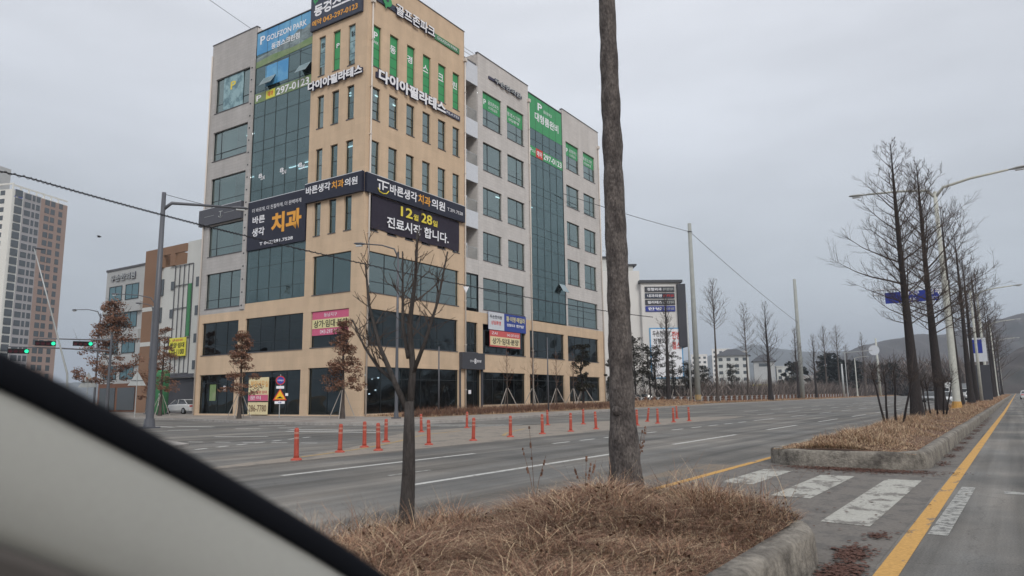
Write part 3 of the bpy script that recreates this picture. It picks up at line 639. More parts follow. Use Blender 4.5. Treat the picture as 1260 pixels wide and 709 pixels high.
def window(f, x0, x1, z0, z1, gl, cols=1, hs=(), inset=0.16, parent=None, film=None, blind_or_sheen=0.0, name='window', vs=None, sill=True):
    """frame with mullions, a pane in every light, as real bars and sheets"""
    parent = parent or bld; b = MB(f); t = 0.05; y0, y1 = inset, inset + 0.07
    b.box(x0, x0 + t, y0, y1, z0, z1); b.box(x1 - t, x1, y0, y1, z0, z1); b.box(x0 + t, x1 - t, y0, y1, z0, z0 + t); b.box(x0 + t, x1 - t, y0, y1, z1 - t, z1)
    vx = [x0] + (list(vs) if vs else [x0 + (x1 - x0) * k / cols for k in range(1, cols)]) + [x1]
    hz = [z0] + [z0 + (z1 - z0) * h for h in hs] + [z1]
    for v in vx[1:-1]: b.box(v - .025, v + .025, y0 + .004, y1 - .004, z0 + t, z1 - t)
    for h in hz[1:-1]:
        for i in range(len(vx) - 1): b.box(vx[i] + .026, vx[i + 1] - .026, y0 + .01, y1 - .01, h - .025, h + .025)
    w = b.build(name, 'frame', parent)
    for i in range(len(vx) - 1):
        for j in range(len(hz) - 1):
            p = MB(f); e = [y0 + .035 + random.uniform(-.011, .011) for _ in range(3)]; e.append(e[0] + e[2] - e[1]); p.quad((vx[i] + .02, e[0], hz[j] + .02), (vx[i + 1] - .02, e[1], hz[j] + .02), (vx[i + 1] - .02, e[2], hz[j + 1] - .02), (vx[i] + .02, e[3], hz[j + 1] - .02))
            p.build('pane', gl, w)
    if sill:
        b = MB(f); b.box(x0 - .02, x1 + .02, -0.045, inset, z0 - .06, z0 + .005); b.build('sill', 'cap', w)
    if blind_or_sheen:
        z = z1 - (z1 - z0) * blind_or_sheen; b = MB(f); xx = x0 + .1
        while xx < x1 - .15:
            b.box(xx, min(xx + .13, x1 - .1), inset + .35, inset + .36, z, z1 - .05); xx += .15
        b.build('blind_or_sheen', 'blind_or_sheen', w)
    if film:
        fm, fz0, fz1 = film; b = MB(f); b.box(x0 + t, x1 - t, y0 + .012, y0 + .02, fz0, fz1); b.build('window_film', fm, w)
    return w
def flat_text(f, items, parent, name='lettering'):
    """items: (string, x0, x1, z0, z1, y, material, bold)"""
    for s, x0, x1, z0, z1, y, m, bold in items:
        b = MB(f); b.text(s, x0, x1, z0, z1, y, bold); b.build(name, m, parent)

RW = [(0.6, 1.62), (2.7, 3.78), (4.88, 5.93), (7.02, 8.12), (9.2, 10.33), (11.38, 12.42)]
LW = [(4.98, 5.8), (3.16, 4.03), (1.38, 2.22)]
rows = {7: (28.55, 32.22), 6: (23.95, 26.75), 5: (19.25, 22.15), 4: (14.62, 17.45)}
op_b = [(a, c, *rows[r]) for r in rows for a, c in RW] + [(0.55, 12.3, 9.65, 12.93), (0.52, 12.15, 5.47, 8.33), (0.46, 12.3, 0.16, 3.80)]
wall(fR, 'stone_wall', 'beige', [(0, 13.2, 0, 37.06)], op_b)
op_low = [(13.3, 15.25, 5.5, 8.33), (16.1, 23.75, 5.48, 8.33), (24.65, 32.12, 5.46, 8.30), (33.0, 40.85, 5.42, 8.28), (12.45, 15.7, 0.05, 3.9), (16.0, 23.64, 0.6, 3.70), (24.55, 31.95, 0.6, 3.68), (33.2, 41.0, 0.7, 3.6)]
wall(fR, 'stone_wall', 'beige', [(13.2, 42.55, 0, 9.38)], op_low + [(12.4, 13.2, 0.05, 3.9)])
op_g1 = [(16.3, 19.66, 28.45, 32.1), (20.72, 24.08, 28.45, 32.1), (16.3, 19.66, 23.78, 26.7), (20.72, 24.02, 23.78, 26.7), (16.25, 19.6, 19.2, 22.0), (20.65, 24.0, 19.2, 22.0), (16.22, 19.5, 14.58, 17.45), (20.68, 23.92, 14.58, 17.45), (16.2, 23.75, 9.72, 12.85)]
wall(fR, 'stone_wall', 'greystone', [(15.42, 25.05, 9.38, 35.84)], op_g1)
op_g2 = [(33.6, 36.92, 28.55, 32.0), (38.1, 41.32, 28.55, 32.0), (33.5, 36.75, 23.9, 26.55), (37.95, 41.15, 23.9, 26.55), (33.45, 36.65, 19.15, 22.0), (37.9, 41.1, 19.15, 22.0), (33.35, 36.55, 14.4, 17.4), (37.7, 40.95, 14.4, 17.4), (33.2, 40.95, 9.55, 12.7)]
wall(fR, 'stone_wall', 'greystone', [(32.78, 42.55, 9.38, 35.82)], op_g2)
# left facade (x = -u)
neg = lambda L: [(-b_, -a, c, d) for a, b_, c, d in L]
op_L = neg([(a, c, z0, z1) for a, c in LW for z0, z1 in ((28.82, 32.42), (24.08, 27.0), (19.43, 22.26), (14.72, 17.6))] + [(1.3, 5.74, 9.75, 12.99), (1.4, 5.76, 5.46, 8.39), (6.7, 14.22, 5.42, 8.42), (15.2, 20.55, 5.42, 8.4), (1.75, 5.9, 0.1, 3.82), (6.8, 14.45, 0.1, 3.74), (15.42, 20.57, 0.15, 3.63)])
wall(fL, 'stone_wall', 'beige', neg([(0, 6.66, 9.2, 37.06), (0, 21.22, 0, 9.2)]), op_L)
op_L2 = neg([(15.2, 20.42, 28.86, 32.38), (15.18, 20.42, 24.0, 26.92), (15.18, 20.38, 19.3, 22.26), (15.15, 20.35, 14.65, 17.6), (15.15, 20.36, 9.7, 13.0)])
wall(fL, 'stone_wall', 'greystone_cool', neg([(14.42, 21.22, 9.2, 36.15)]), op_L2)
b = MB(fL); b.box(-14.42, -6.66, 0, .3, 9.2, 9.76); b.build('stone_wall', 'beige', bld)
# windows, right-hand facade
for r, (z0, z1) in rows.items():
    for k, (a, c) in enumerate(RW):
        if r == 7:
            w = window(fR, a, c, z0, z1, 'glass_up', hs=(.22, .46), film=('green_film', z0 + .06, z1 - .06))
            y = 0.155
            if k == 0:
                flat_text(fR, [('P', a + .3, c - .25, z1 - 1.1, z1 - .5, y, 'white_letter', 1), ('PARK', a + .15, c - .15, z1 - 1.55, z1 - 1.3, y, 'white_letter', 0)], w)
            else: flat_text(fR, [('동경스크린'[k - 1], a + .18, c - .18, z1 - 1.55, z1 - .85, y, 'white_letter', 1)], w)
        else: window(fR, a, c, z0, z1, 'glass_up', hs=(.30, .56), blind_or_sheen=(.32 if (k * 7 + r * 3) % 5 in (0, 3) else 0))
window(fR, .55, 12.3, 9.65, 12.93, 'glass_up', vs=(2.6, 4.9, 7.2, 9.4), hs=(.27,), blind_or_sheen=0)
window(fR, .52, 12.15, 5.47, 8.33, 'glass_dark', vs=(2.6, 4.9, 7.2, 9.4), hs=(.27,))
window(fR, .46, 12.3, .16, 3.80, 'glass_dark', vs=(2.4, 4.8, 7.2, 9.6), hs=(.74,), sill=False)
window(fR, 13.3, 15.25, 5.5, 8.33, 'glass_dark', cols=2, hs=(.3,)); window(fR, 16.1, 23.75, 5.48, 8.33, 'glass_dark', cols=3, hs=(.27,))
window(fR, 24.65, 32.12, 5.46, 8.30, 'glass_dark', cols=4, hs=(.27,)); window(fR, 33.0, 40.85, 5.42, 8.28, 'glass_dark', cols=4, hs=(.27,))
window(fR, 16.0, 23.64, .6, 3.70, 'glass_dark', cols=4, hs=(.78,), sill=False); window(fR, 24.55, 31.95, .6, 3.68, 'glass_dark', cols=4, hs=(.78,), sill=False); window(fR, 33.2, 41.0, .7, 3.6, 'glass_dark', cols=4, hs=(.78,), sill=False)
for i, (a, c, z0, z1) in enumerate(op_g1[:-1] + op_g2[:-1]):
    top = z0 > 28
    w = window(fR, a, c, z0, z1, 'glass_up', vs=(a + 1.0,) if i % 2 == 0 else (a + (c - a) * .62,), hs=(.26,), film=('green_film', z0 + (z1 - z0) * .52, z1 - .06) if top else None, blind_or_sheen=(.45 if i in (3, 9, 13) else 0))
    if top:
        flat_text(fR, [('P', a + .35, a + .8, z1 - 1.25, z1 - .7, .155, 'white_letter', 1), ('골프존파크', a + 1.15, c - .3, z1 - 1.05, z1 - .6, .155, 'white_letter', 0), ('스크린골프', a + 1.2, c - .5, z1 - 1.5, z1 - 1.18, .155, 'white_letter', 0)] if i % 2 == 0 else [('동경스크린', a + .3, c - .5, z1 - 1.0, z1 - .55, .155, 'white_letter', 0), ('상담환영', a + .5, c - .8, z1 - 1.5, z1 - 1.18, .155, 'white_letter', 0)], w)
window(fR, 16.2, 23.75, 9.72, 12.85, 'glass_up', vs=(19.2, 20.6), hs=(.35, .62)); window(fR, 33.2, 40.95, 9.55, 12.7, 'glass_up', vs=(36.0, 37.4), hs=(.35, .62))
window(fR, 13.3, 15.3, 9.66, 12.9, 'glass_up', cols=2, hs=(.3,), inset=.05, sill=False)
# entrance glass doors below the black sign
w = window(fR, 12.45, 15.7, .05, 3.9, 'glass_dark', vs=(13.6, 14.75), hs=(.72,), name='entrance_door', sill=False)
for x in (12.95, 13.95): b = MB(fR); b.box(x, x + .42, .14, .15, 1.65, 2.0); b.build('notice', 'white_letter', w)
b = MB(fR); b.box(12.36, 12.5, -.12, .1, 0, 3.9); b.box(15.72, 15.95, -.12, .1, 0, 3.9); b.build('entrance_frame', 'charcoal_wall', bld)
# windows, left-hand facade
for k, (a, c) in enumerate(LW):
    for (z0, z1) in ((28.82, 32.42), (24.08, 27.0), (19.43, 22.26), (14.72, 17.6)):
        film = None
        if z0 > 28: film = [('pale_print', z0 + .9, z1 - .06), ('green_film', z0 + .06, z1 - .06), ('pale_print', z0 + .5, z1 - .06)][k]
        w = window(fL, -c, -a, z0, z1, 'glass_up' if k == 0 else 'glass_curtain', hs=(.3, .6) if z0 > 28 else (.5,), film=film)
        if z0 > 28 and k == 1: flat_text(fL, [('P', -c + .25, -a - .25, z1 - 1.5, z1 - 1.1, .155, 'white_letter', 1)], w)
        if z0 > 28 and k != 1: flat_text(fL, [('헬스', -c + .2, -a - .2, z1 - 1.0, z1 - .5, .155, 'black', 1)], w)
window(fL, -5.74, -1.3, 9.75, 12.99, 'glass_curtain', vs=(-3.5,), blind_or_sheen=0); window(fL, -5.76, -1.4, 5.46, 8.39, 'glass_dark', vs=(-3.6,), hs=(.3,))
window(fL, -14.22, -6.7, 5.42, 8.42, 'glass_dark', cols=4, hs=(.28,)); window(fL, -20.55, -15.2, 5.42, 8.4, 'glass_dark', cols=3, hs=(.28,), blind_or_sheen=0)
window(fL, -5.9, -1.75, .1, 3.82, 'glass_dark', cols=2, hs=(.78,), sill=False); window(fL, -14.45, -6.8, .1, 3.74, 'glass_dark', cols=4, hs=(.78,), sill=False)
w = window(fL, -20.57, -15.42, .15, 3.63, 'glass_dark', cols=4, hs=(.78,), sill=False)
b = MB(fL); b.box(-19.1, -18.2, .13, .15, 1.3, 2.75); b.build('notice', 'turf_print', w); b = MB(fL); b.box(-17.1, -16.8, .13, .15, 2.2, 2.6); b.build('notice', 'white_letter', w)
for i, (a, c, z0, z1) in enumerate(op_L2):
    w = window(fL, a, c, z0, z1, 'glass_up', vs=(a + 1.1,) if i < 4 else (a + 1.8, a + 3.6), hs=(.25,), blind_or_sheen=0, film=None)
    if i == 0:
        b = MB(fL); b.box(-19.35, -16.3, .148, .155, 29.0, 32.3); b.build('window_film', 'pale_print', w)
        flat_text(fL, [('P', -18.3, -17.5, 30.9, 31.7, .145, 'yellow_letter', 1)], w)
    if i in (1, 2, 3):
        b = MB(fL); b.box(a + .9, a + 2.9, .6, .62, z0, z1); b.build('blind_or_sheen', 'blind_or_sheen', w)  # solid pale sheet behind the pane, added to imitate sky reflection
# curtain walls
def curtain(f, x0, x1, z0, z1, cols, zr, name):
    t = MB(f)
    for k in range(cols + 1):
        x = x0 + (x1 - x0) * k / cols; t.box(x - .018, x + .018, .02, .12, z0, z1)
    for z in zr: 
        for k in range(cols): t.box(x0 + (x1 - x0) * k / cols + .019, x0 + (x1 - x0) * (k + 1) / cols - .019, .03, .11, z - .018, z + .018)
    o = t.build(name, 'frame_teal', bld)
    for k in range(cols):
        for j in range(len(zr) - 1):
            a = x0 + (x1 - x0) * k / cols; c = x0 + (x1 - x0) * (k + 1) / cols; p = MB(f)
            p.quad((a + .02, .05, zr[j] + .01), (c - .02, .05, zr[j] + .01), (c - .02, .05, zr[j + 1] - .01), (a + .02, .05, zr[j + 1] - .01)); p.build('pane', 'glass_curtain', o)
    return o
zr = [9.5, 10.6, 12.9, 14.4, 15.2, 17.6, 19.0, 19.9, 22.2, 23.7, 24.6, 27.0, 27.95, 29.1, 29.9, 31.2, 32.4, 33.8, 35.15]
cw = curtain(fR, 25.12, 32.74, 9.5, 35.15, 5, zr, 'curtain_wall')
b = MB(fR); b.box(25.15, 32.7, .028, .04, 31.15, 35.1); b.build('window_film', 'green_film', cw)
b = MB(fR); b.box(25.15, 32.7, .028, .04, 27.98, 29.08); b.build('window_film', 'green_film', cw)
b = MB(fR); b.box(26.6, 28.1, .018, .026, 28.0, 29.06); b.build('window_film', 'red', cw)
flat_text(fR, [('P', 27.15, 28.15, 33.75, 34.65, .02, 'white_letter', 1), ('GOLFZON', 28.45, 30.6, 34.3, 34.65, .02, 'white_letter', 0), ('골프존파크', 28.45, 30.4, 33.8, 34.2, .02, 'white_letter', 0), ('대형룸완비', 26.5, 31.9, 32.35, 33.4, .02, 'white_letter', 1), ('예약', 26.8, 27.9, 28.2, 28.85, .012, 'white_letter', 1), ('297-0123', 28.3, 32.5, 28.2, 28.9, .02, 'white_letter', 1), ('P', 25.35, 25.7, 28.3, 28.8, .02, 'white_letter', 1), ('GOLF', 25.8, 26.5, 28.4, 28.7, .02, 'white_letter', 0)], cw)
zl = [9.78, 10.9, 12.9, 14.4, 15.2, 17.5, 19.0, 20.0, 22.3, 23.7, 24.6, 27.0, 28.4, 29.5, 30.3, 31.9, 33.3, 34.4, 35.42]
cl = curtain(fL, -14.38, -6.68, 9.78, 35.42, 5, zl, 'curtain_wall')
b = MB(fL); b.box(-14.35, -6.7, .028, .04, 33.2, 35.38); b.build('window_film', 'sky_print', cl)
b = MB(fL)
prof = [(-14.35, 32.9), (-13, 33.0), (-11.8, 33.15), (-10.8, 33.35), (-9.9, 33.9), (-9.3, 33.7), (-8.6, 34.1), (-7.9, 33.9), (-7.2, 34.2), (-6.7, 34.1), (-6.7, 32.5), (-14.35, 32.1)]
b.face([b.V((x, .024, z)) for x, z in prof]); b.build('window_film', 'hill_print', cl)
b = MB(fL); b.face([b.V((x, .020, z)) for x, z in [(-14.35, 32.5), (-12, 32.7), (-9, 32.6), (-6.7, 32.9), (-6.7, 32.2), (-14.35, 31.9)]]); b.build('window_film', 'turf_print', cl)
b = MB(fL); b.box(-12.95, -9.75, .028, .04, 29.75, 31.75); b.build('window_film', 'sky_print', cl)
b = MB(fL); b.box(-14.35, -6.7, .028, .04, 28.42, 29.35); b.build('window_film', 'turf_print', cl)
b = MB(fL); b.box(-12.75, -11.5, .018, .026, 28.5, 29.28); b.build('window_film', 'yellow_sign', cl)
flat_text(fL, [('P', -13.9, -13.2, 34.15, 34.95, .014, 'white_letter', 1), ('GOLFZON PARK', -13.0, -7.5, 34.2, 34.75, .014, 'white_letter', 1), ('동경스크린점', -12.25, -8.4, 33.2, 33.8, .014, 'white_letter', 1), ('예약', -12.5, -11.75, 28.65, 29.15, .012, 'red', 1), ('297-0123', -11.3, -6.95, 28.5, 29.2, .012, 'white_letter', 1), ('P', -14.1, -13.4, 28.6, 29.15, .012, 'white_letter', 1)], cl)
for x in (-12.8, -9.9, -6.9 - .6):      # provider marks on the fifth floor glass
    flat_text(fL, [('8', x - .5, x, 21.1, 21.5, .02, 'white_letter', 1), ('ZAI', x - .2, x + .35, 20.9, 21.25, .02, 'white_letter', 1)], cl)
def vent(f, x0, x1, z, parent):
    b = MB(f); b.quad((x0, .0, z + .9), (x1, .0, z + .9), (x1, -.55, z), (x0, -.55, z)); b.quad((x0, .02, z + .93), (x0, -.53, z + .02), (x1, -.53, z + .02), (x1, .02, z + .93)); b.tube([(x0, 0, z + .9), (x0, -.55, z)], .03, 4); b.tube([(x1, 0, z + .9), (x1, -.55, z)], .03, 4); b.tube([(x0, -.55, z), (x1, -.55, z)], .03, 4)
    return b.build('open_vent', 'vent_glass', parent)
vent(fL, -13.1, -11.5, 29.7, cl); vent(fL, -8.2, -6.85, 29.6, cl); vent(fR, 31.3, 32.6, 13.2, cw); 
# ribbed grey duct beside the glass bay
b = MB(fL); b.box(-15.05, -14.5, -.10, .05, 9.3, 33.0); b.build('facade_duct', 'greystone_cool', bld)
for k in range(20):
    b = MB(fL); b.box(-14.85, -14.7, -.13, -.1, 9.6 + k * 1.18, 9.72 + k * 1.18); b.build('duct_bracket', 'frame', bld)
# balconies in the recess
b = MB(fR)
b.box(13.2, 13.28, .3, 3.2, 13.1, 34.6); b.box(15.35, 15.42, .02, 3.2, 13.1, 34.9); b.box(13.2, 15.4, 3.2, 3.3, 13.1, 34.6); b.build('balcony_recess', 'greystone', bld)
b = MB(fR); b.box(13.22, 15.4, .0, 3.2, 13.0, 14.42); b.build('stone_wall', 'greystone', bld)
for z0, z1 in ((17.5, 19.15), (22.1, 23.85), (26.7, 28.4), (32.2, 34.3)):
    b = MB(fR); b.box(13.25, 15.4, -.02, .12, z0, z1); b.build('balcony_panel', 'white_panel', bld)
    b = MB(fR); b.box(13.25, 15.35, .13, 3.2, z0 + .3, z0 + .5); b.build('balcony_slab', 'greystone', bld)
for z0 in (14.5, 19.2, 23.9, 28.45):
    b = MB(fR); b.box(13.25, 15.4, .03, .07, z0 + 1.05, z0 + 1.1)
    for k in range(12): b.box(13.4 + k * .17, 13.43 + k * .17, .035, .065, z0, z0 + 1.05)
    b.build('railing', 'galv', bld)
    b = MB(fR); b.box(13.5, 14.3, .5, .9, z0 + .1, z0 + 1.5); o = b.build('air_conditioner', 'white_panel', bld)
    b = MB(fR); b.tube([(13.9, .49, z0 + 1.1), (13.9, .44, z0 + 1.1)], .28, 12); b.tube([(13.9, .49, z0 + .5), (13.9, .44, z0 + .5)], .26, 12); b.build('fan', 'black', o)
# downpipes
for x, z1 in ((.5, 34.0), (13.2, 33.9), (25.02, 33.9), (42.3, 33.5)):
    b = MB(fR); b.tube([(x, -.12, .1), (x, -.12, z1)], .075, 8); p = b.build('downpipe', 'pipe', bld, smooth=True)
    b = MB(fR); b.box(x - .17, x + .17, -.28, 0, z1, z1 + .36); b.build('rain_head', 'pipe', p)
    b = MB(fR)
    for k in range(8): b.box(x - .1, x + .1, -.2, 0, 2 + k * 4.1, 2.06 + k * 4.1)
    b.build('pipe_clip', 'pipe', p)
b = MB(fL); b.tube([(-21.12, -.1, .1), (-21.12, -.1, 35)], .07, 8); b.build('downpipe', 'pipe', bld, smooth=True)
# roof bodies, caps, back walls
b = MB()
b.box(-6.62, -.03, .03, 13.15, 34.0, 36.9); b.build('tower_top', 'beige', bld)
b = MB(); b.box(-6.66, -6.6, .0, 13.2, 34, 37.06); b.box(-6.6, 0, 13.14, 13.2, 34, 37.06); b.build('stone_wall', 'beige', bld)
b = MB(); b.box(-21.15, -6.7, .2, 42.5, 34.6, 35.0); b.box(-6.7, -.1, 13.25, 42.5, 34.3, 34.6); b.build('roof_slab', 'cap', bld)
b = MB(); b.box(-21.22, -14.42, .06, 6, 34, 36.1); b.box(-6, -.06, 15.5, 25.0, 34, 35.8); b.box(-6, -.06, 32.85, 42.5, 34, 35.78); b.box(-6, -.06, 25.1, 32.8, 34.7, 35.05); b.box(-14.4, -6.7, .2, 6, 34.9, 35.3); b.build('parapet', 'greystone', bld)
b = MB()
b.box(-6.7, .05, -.05, 13.25, 37.06, 37.14); b.box(-21.27, -14.38, -.05, .35, 36.15, 36.22); b.box(-14.37, -6.71, -.04, .3, 35.42, 35.5)
b.box(-.3, .05, 15.4, 25.08, 35.84, 35.92); b.box(-.3, .04, 25.09, 32.76, 35.15, 35.24); b.box(-.3, .05, 32.77, 42.6, 35.82, 35.9)
b.build('coping', 'cap', bld)
b = MB(); b.quad((0, 42.55, 0), (-21.22, 42.55, 0), (-21.22, 42.55, 35.8), (0, 42.55, 35.8)); b.quad((-21.22, 42.55, 0), (-21.22, 0, 0), (-21.22, 0, 36.15), (-21.22, 42.55, 36.15)); b.build('stone_wall', 'greystone', bld)
b = MB(); b.tube([(-2.0, 14.2, 35.9), (-2.0, 15.3, 35.9)], .04, 5); b.tube([(-.4, 13.5, 35.4), (-.4, 15.3, 35.4)], .03, 5); b.tube([(-.4, 13.5, 35.8), (-.4, 15.3, 35.8)], .03, 5); b.build('roof_railing', 'galv', bld)
# interior: slabs, core, ceiling lamps
for k, z in enumerate((4.35, 9.05, 13.75, 18.3, 22.95, 27.6, 33.2)):
    b = MB(); b.box(-21.0, -.32, .32, 13.1, z - .35, z); b.box(-21.0, -3.5 if k > 1 else -.32, 13.1, 15.6, z - .35, z - .001); b.box(-21.0, -.32, 15.6, 42.4, z - .35, z + .001); b.build('floor_slab', 'ceiling', bld)
b = MB(); b.box(-15.5, -6.0, 6.0, 38, .05, 34.4); b.build('inner_core', 'interior', bld)
b = MB()
for y in (15.55, 25.0, 32.7): b.box(-6.0, -.4, y, y + .12, .05, 34.2)
b.box(-6.7, -6.6, .4, 6, 9, 33.8); b.box(-14.45, -14.35, .4, 6, 9, 34.3); b.build('partition', 'interior_dark', bld)
LMP = [(-3.4, 18.2 - .45 + 4.4 + .02, 2.2)]
for (x, y, z, l, ax) in [(-4, 1.6, 27.1, 1.2, 'x'), (-9, 2.2, 22.5, 1.4, 'x'), (-11.4, 2.4, 22.5, 1.4, 'x'), (-8.4, 3.6, 22.5, 1.6, 'x'), (-7.7, 4.4, 22.5, 1.4, 'x'), (-11.0, 3.1, 22.5, 1.2, 'x'), (-17.2, 2.2, 22.5, 1.2, 'x'), (-18.3, 2.6, 26.9 + .25, 1.2, 'x'), (-3.3, 1.6, 22.5, 1.0, 'x'), (-3.6, 1.3, 27.15, 1, 'x'),
                         (-1.8, 1.2, 27.15, 1.2, 'y'), (-1.8, 3.3, 27.15, 1.2, 'y'), (-1.9, 5.5, 27.15, 1.2, 'y'), (-1.4, 17.4, 32.6, 1, 'y'), (-1.4, 21.8, 32.6, 1, 'y'), (-2, 17, 22.5, 1.2, 'y'), (-2, 22, 22.5, 1.2, 'y'), (-1.2, 28.8, 18.0, .3, 'y'), (-1.2, 27.4, 22.5, .3, 'y'), (-1.6, 39.5, 18.0, .8, 'y')]:
    b = MB(); hx, hy = (l / 2, .05) if ax == 'x' else (.05, l / 2); b.cbox((x, y, z), (hx, hy, .03)); b.build('ceiling_lamp', 'tube_light', bld)
for (y, z) in [(1.2, 3.1), (2.1, 3.2), (2.9, 2.9), (1.6, 2.2), (2.6, 1.7), (1.0, 1.4), (3.6, 3.0), (3.3, 2.0)]:
    b = MB(); b.cbox((-1.6, y, z), (.05, .05, .05)); b.build('spot_lamp', 'tube_light', bld)
b = MB(); b.box(-21.3, .12, -.25, 42.7, -.12, .0); b.build('plinth', 'kerb_concrete', bld)

# ---- signs: each a thing of its own, local x right, -y outward
def on_R(u, z, d=0.0): a = TH + PI / 2; return (CX + math.cos(a) * u + math.sin(a) * d, CY + math.sin(a) * u - math.cos(a) * d, CZ + z), a
def on_L(x, z, d=0.0): return (CX + math.cos(TH) * x + math.sin(TH) * d, CY + math.sin(TH) * x - math.cos(TH) * d, CZ + z), TH
def sign(place, name, label, cat, x0, x1, z0, z1, d, thick, panel, texts, rim=None, cloth=0.0):
    """panel plus lettering; text rects are in the same facade coordinates (no CZ) as measured"""
    xc = (x0 + x1) / 2; loc, rz = place(xc, z0, d); t = thing(name, label, cat, loc, rz); hw = (x1 - x0) / 2; H = z1 - z0
    if panel:
        b = MB()
        if cloth:
            nx, nz = 16, 8; g = [[b.V((-hw + 2 * hw * i / nx, cloth * (math.sin(i * 1.3 + j * .6) * .5 + math.sin(i * .5) * .5) * (.35 + .65 * (1 - j / nz)), H * j / nz + (0 if j or i % 4 == 0 else cloth * 1.3 * math.sin(i * 1.1)))) for j in range(nz + 1)] for i in range(nx + 1)]
            for i in range(nx):
                for j in range(nz): b.face((g[i][j], g[i + 1][j], g[i + 1][j + 1], g[i][j + 1]))
            b.build('cloth', panel, t, smooth=True)
        else: b.box(-hw, hw, -thick, 0, 0, H); b.build('panel', panel, t)
    if rim:
        b = MB(); b.box(-hw, hw, -thick - .012, -thick, H - .05, H); b.build('trim', rim, t)
    for it in texts:
        if it[0] == 'box':
            _, a, c, e, f_, m, dd = it; b = MB(); b.box(a - xc, c - xc, -thick - dd, -thick - max(dd - .01, 0) + .0, e - z0, f_ - z0); b.build('printed_band', m, t)
        else:
            s, a, c, e, f_, m = it[:6]; dep = it[6] if len(it) > 6 else 0.0; off = it[7] if len(it) > 7 else .015; bold = it[8] if len(it) > 8 else 1
            b = MB(); b.text(s, a - xc, c - xc, e - z0, f_ - z0, -thick - off - cloth, bold, dep)
            b.build('lettering', [m, 'letter_side'] if dep else m, t)
    return t
def logo_P(t, x, z, h, y, m):
    b = MB(); 
    n = 14; b.face([b.V((x + h * .42 * math.cos(a), y, z + h * .62 + h * .38 * math.sin(a))) for a in [2 * PI * k / n for k in range(n)]]); b.face([b.V((x - h * .3, y + .002, z + h * .5)), b.V((x - h * .12, y + .002, z)), b.V((x + h * .1, y + .002, z + h * .4))])
    b.build('emblem', m, t)
    b = MB(); b.face([b.V((x + h * .14 * math.cos(a), y - .012, z + h * .66 + h * .13 * math.sin(a))) for a in [2 * PI * k / 10 for k in range(10)]]); b.build('emblem', 'sign_slate', t)
def chars(s, x0, x1, z0, z1, m, dep, adv=.86):
    n = len(s); w = (x1 - x0) / n; return [(ch, x0 + k * w + w * (1 - adv) / 2, x0 + (k + 1) * w - w * (1 - adv) / 2, z0, z1, m, dep) for k, ch in enumerate(s)]
for ch in '골프존파크다이아필라테스':
    pass
t = sign(on_R, 'wall_sign', 'white raised golf letters with green roundel at the top of the right facade', 'sign', .9, 8.5, 34.42, 34.95, .0, .12, 'sign_slate', [('골프존파크', 3.15, 8.4, 34.2, 35.25, 'white_letter', .14, .0)])
logo_P(t, 2.1 - 4.7, -.35, 1.35, -.2, 'green_film')
sign(on_R, 'wall_sign', 'slim green sign right of the raised golf letters', 'sign', 8.56, 12.3, 34.3, 34.86, .0, .1, 'balloon_green', [('GOLFZON PARK', 8.9, 12.0, 34.45, 34.72, 'white_letter', 0, .012, 0)])
sign(on_R, 'wall_sign', 'raised white pilates lettering across the right facade below green windows', 'sign', 1.0, 9.95, 27.6, 28.1, .0, .12, 'letter_side', [('다이아필라테스', 1.15, 10.0, 27.32, 28.42, 'white_letter', .15, .0, 2)])
sign(on_R, 'wall_sign', 'small black plate ending the pilates lettering on the right facade', 'sign', 10.0, 12.4, 27.5, 27.98, .0, .12, 'letter_side', [('PILATES', 10.3, 12.2, 27.63, 27.86, 'white_letter', 0, .012, 0)])
t = sign(on_R, 'wall_sign', 'long dark dental clinic fascia with white and orange letters on the right facade', 'sign', 0.0, 12.9, 17.6, 19.2, .02, .3, 'sign_navy', [('바른생각', 2.6, 6.0, 18.0, 18.85, 'white_letter'), ('치과', 6.15, 7.8, 18.0, 18.85, 'orange_letter'), ('의원', 7.95, 9.85, 18.0, 18.85, 'white_letter'), ('T.291.7528', 10.2, 12.5, 18.2, 18.5, 'white_letter', 0, .015, 0)], rim='white_panel')
b = MB(); b.box(-5.35, -3.95, -.325, -.315, 1.15, 1.27); b.box(-4.75, -4.6, -.325, -.315, .5, 1.15); b.box(-5.15, -5.0, -.325, -.315, .45, .95); b.box(-4.55, -4.15, -.325, -.315, .75, .87); b.build('emblem', 'white_letter', t)
b = MB(); b.tube([(-5.35 + .1, -.32, .55), (-5.05, -.32, .28), (-4.65, -.32, .2), (-4.25, -.32, .28), (-4.0, -.32, .55)], .05, 5); b.build('emblem', 'yellow_letter', t)
sign(on_R, 'banner', 'large dark cloth banner announcing 12월 28일 under the dental clinic fascia', 'banner', .75, 12.25, 14.75, 17.55, .10, .02, 'banner_dark', [('12', 4.1, 5.6, 16.45, 17.3, 'yellow_letter', 0, .03), ('월', 5.7, 6.35, 16.42, 16.95, 'yellow_letter', 0, .03), ('28', 6.7, 8.2, 16.42, 17.28, 'yellow_letter', 0, .03), ('일', 8.3, 8.95, 16.4, 16.95, 'yellow_letter', 0, .03), ('진료시작 합니다.', 2.45, 10.55, 15.15, 16.1, 'white_letter', 0, .03)], cloth=.05)
sign(on_R, 'wall_sign', 'low row of small grey raised letters near the roof of the grey right facade', 'sign', 17.3, 23.6, 33.75, 34.05, .0, .1, 'letter_side', [('두손한의원', 18.2, 23.2, 33.62, 34.2, 'galv', .12, .0)])
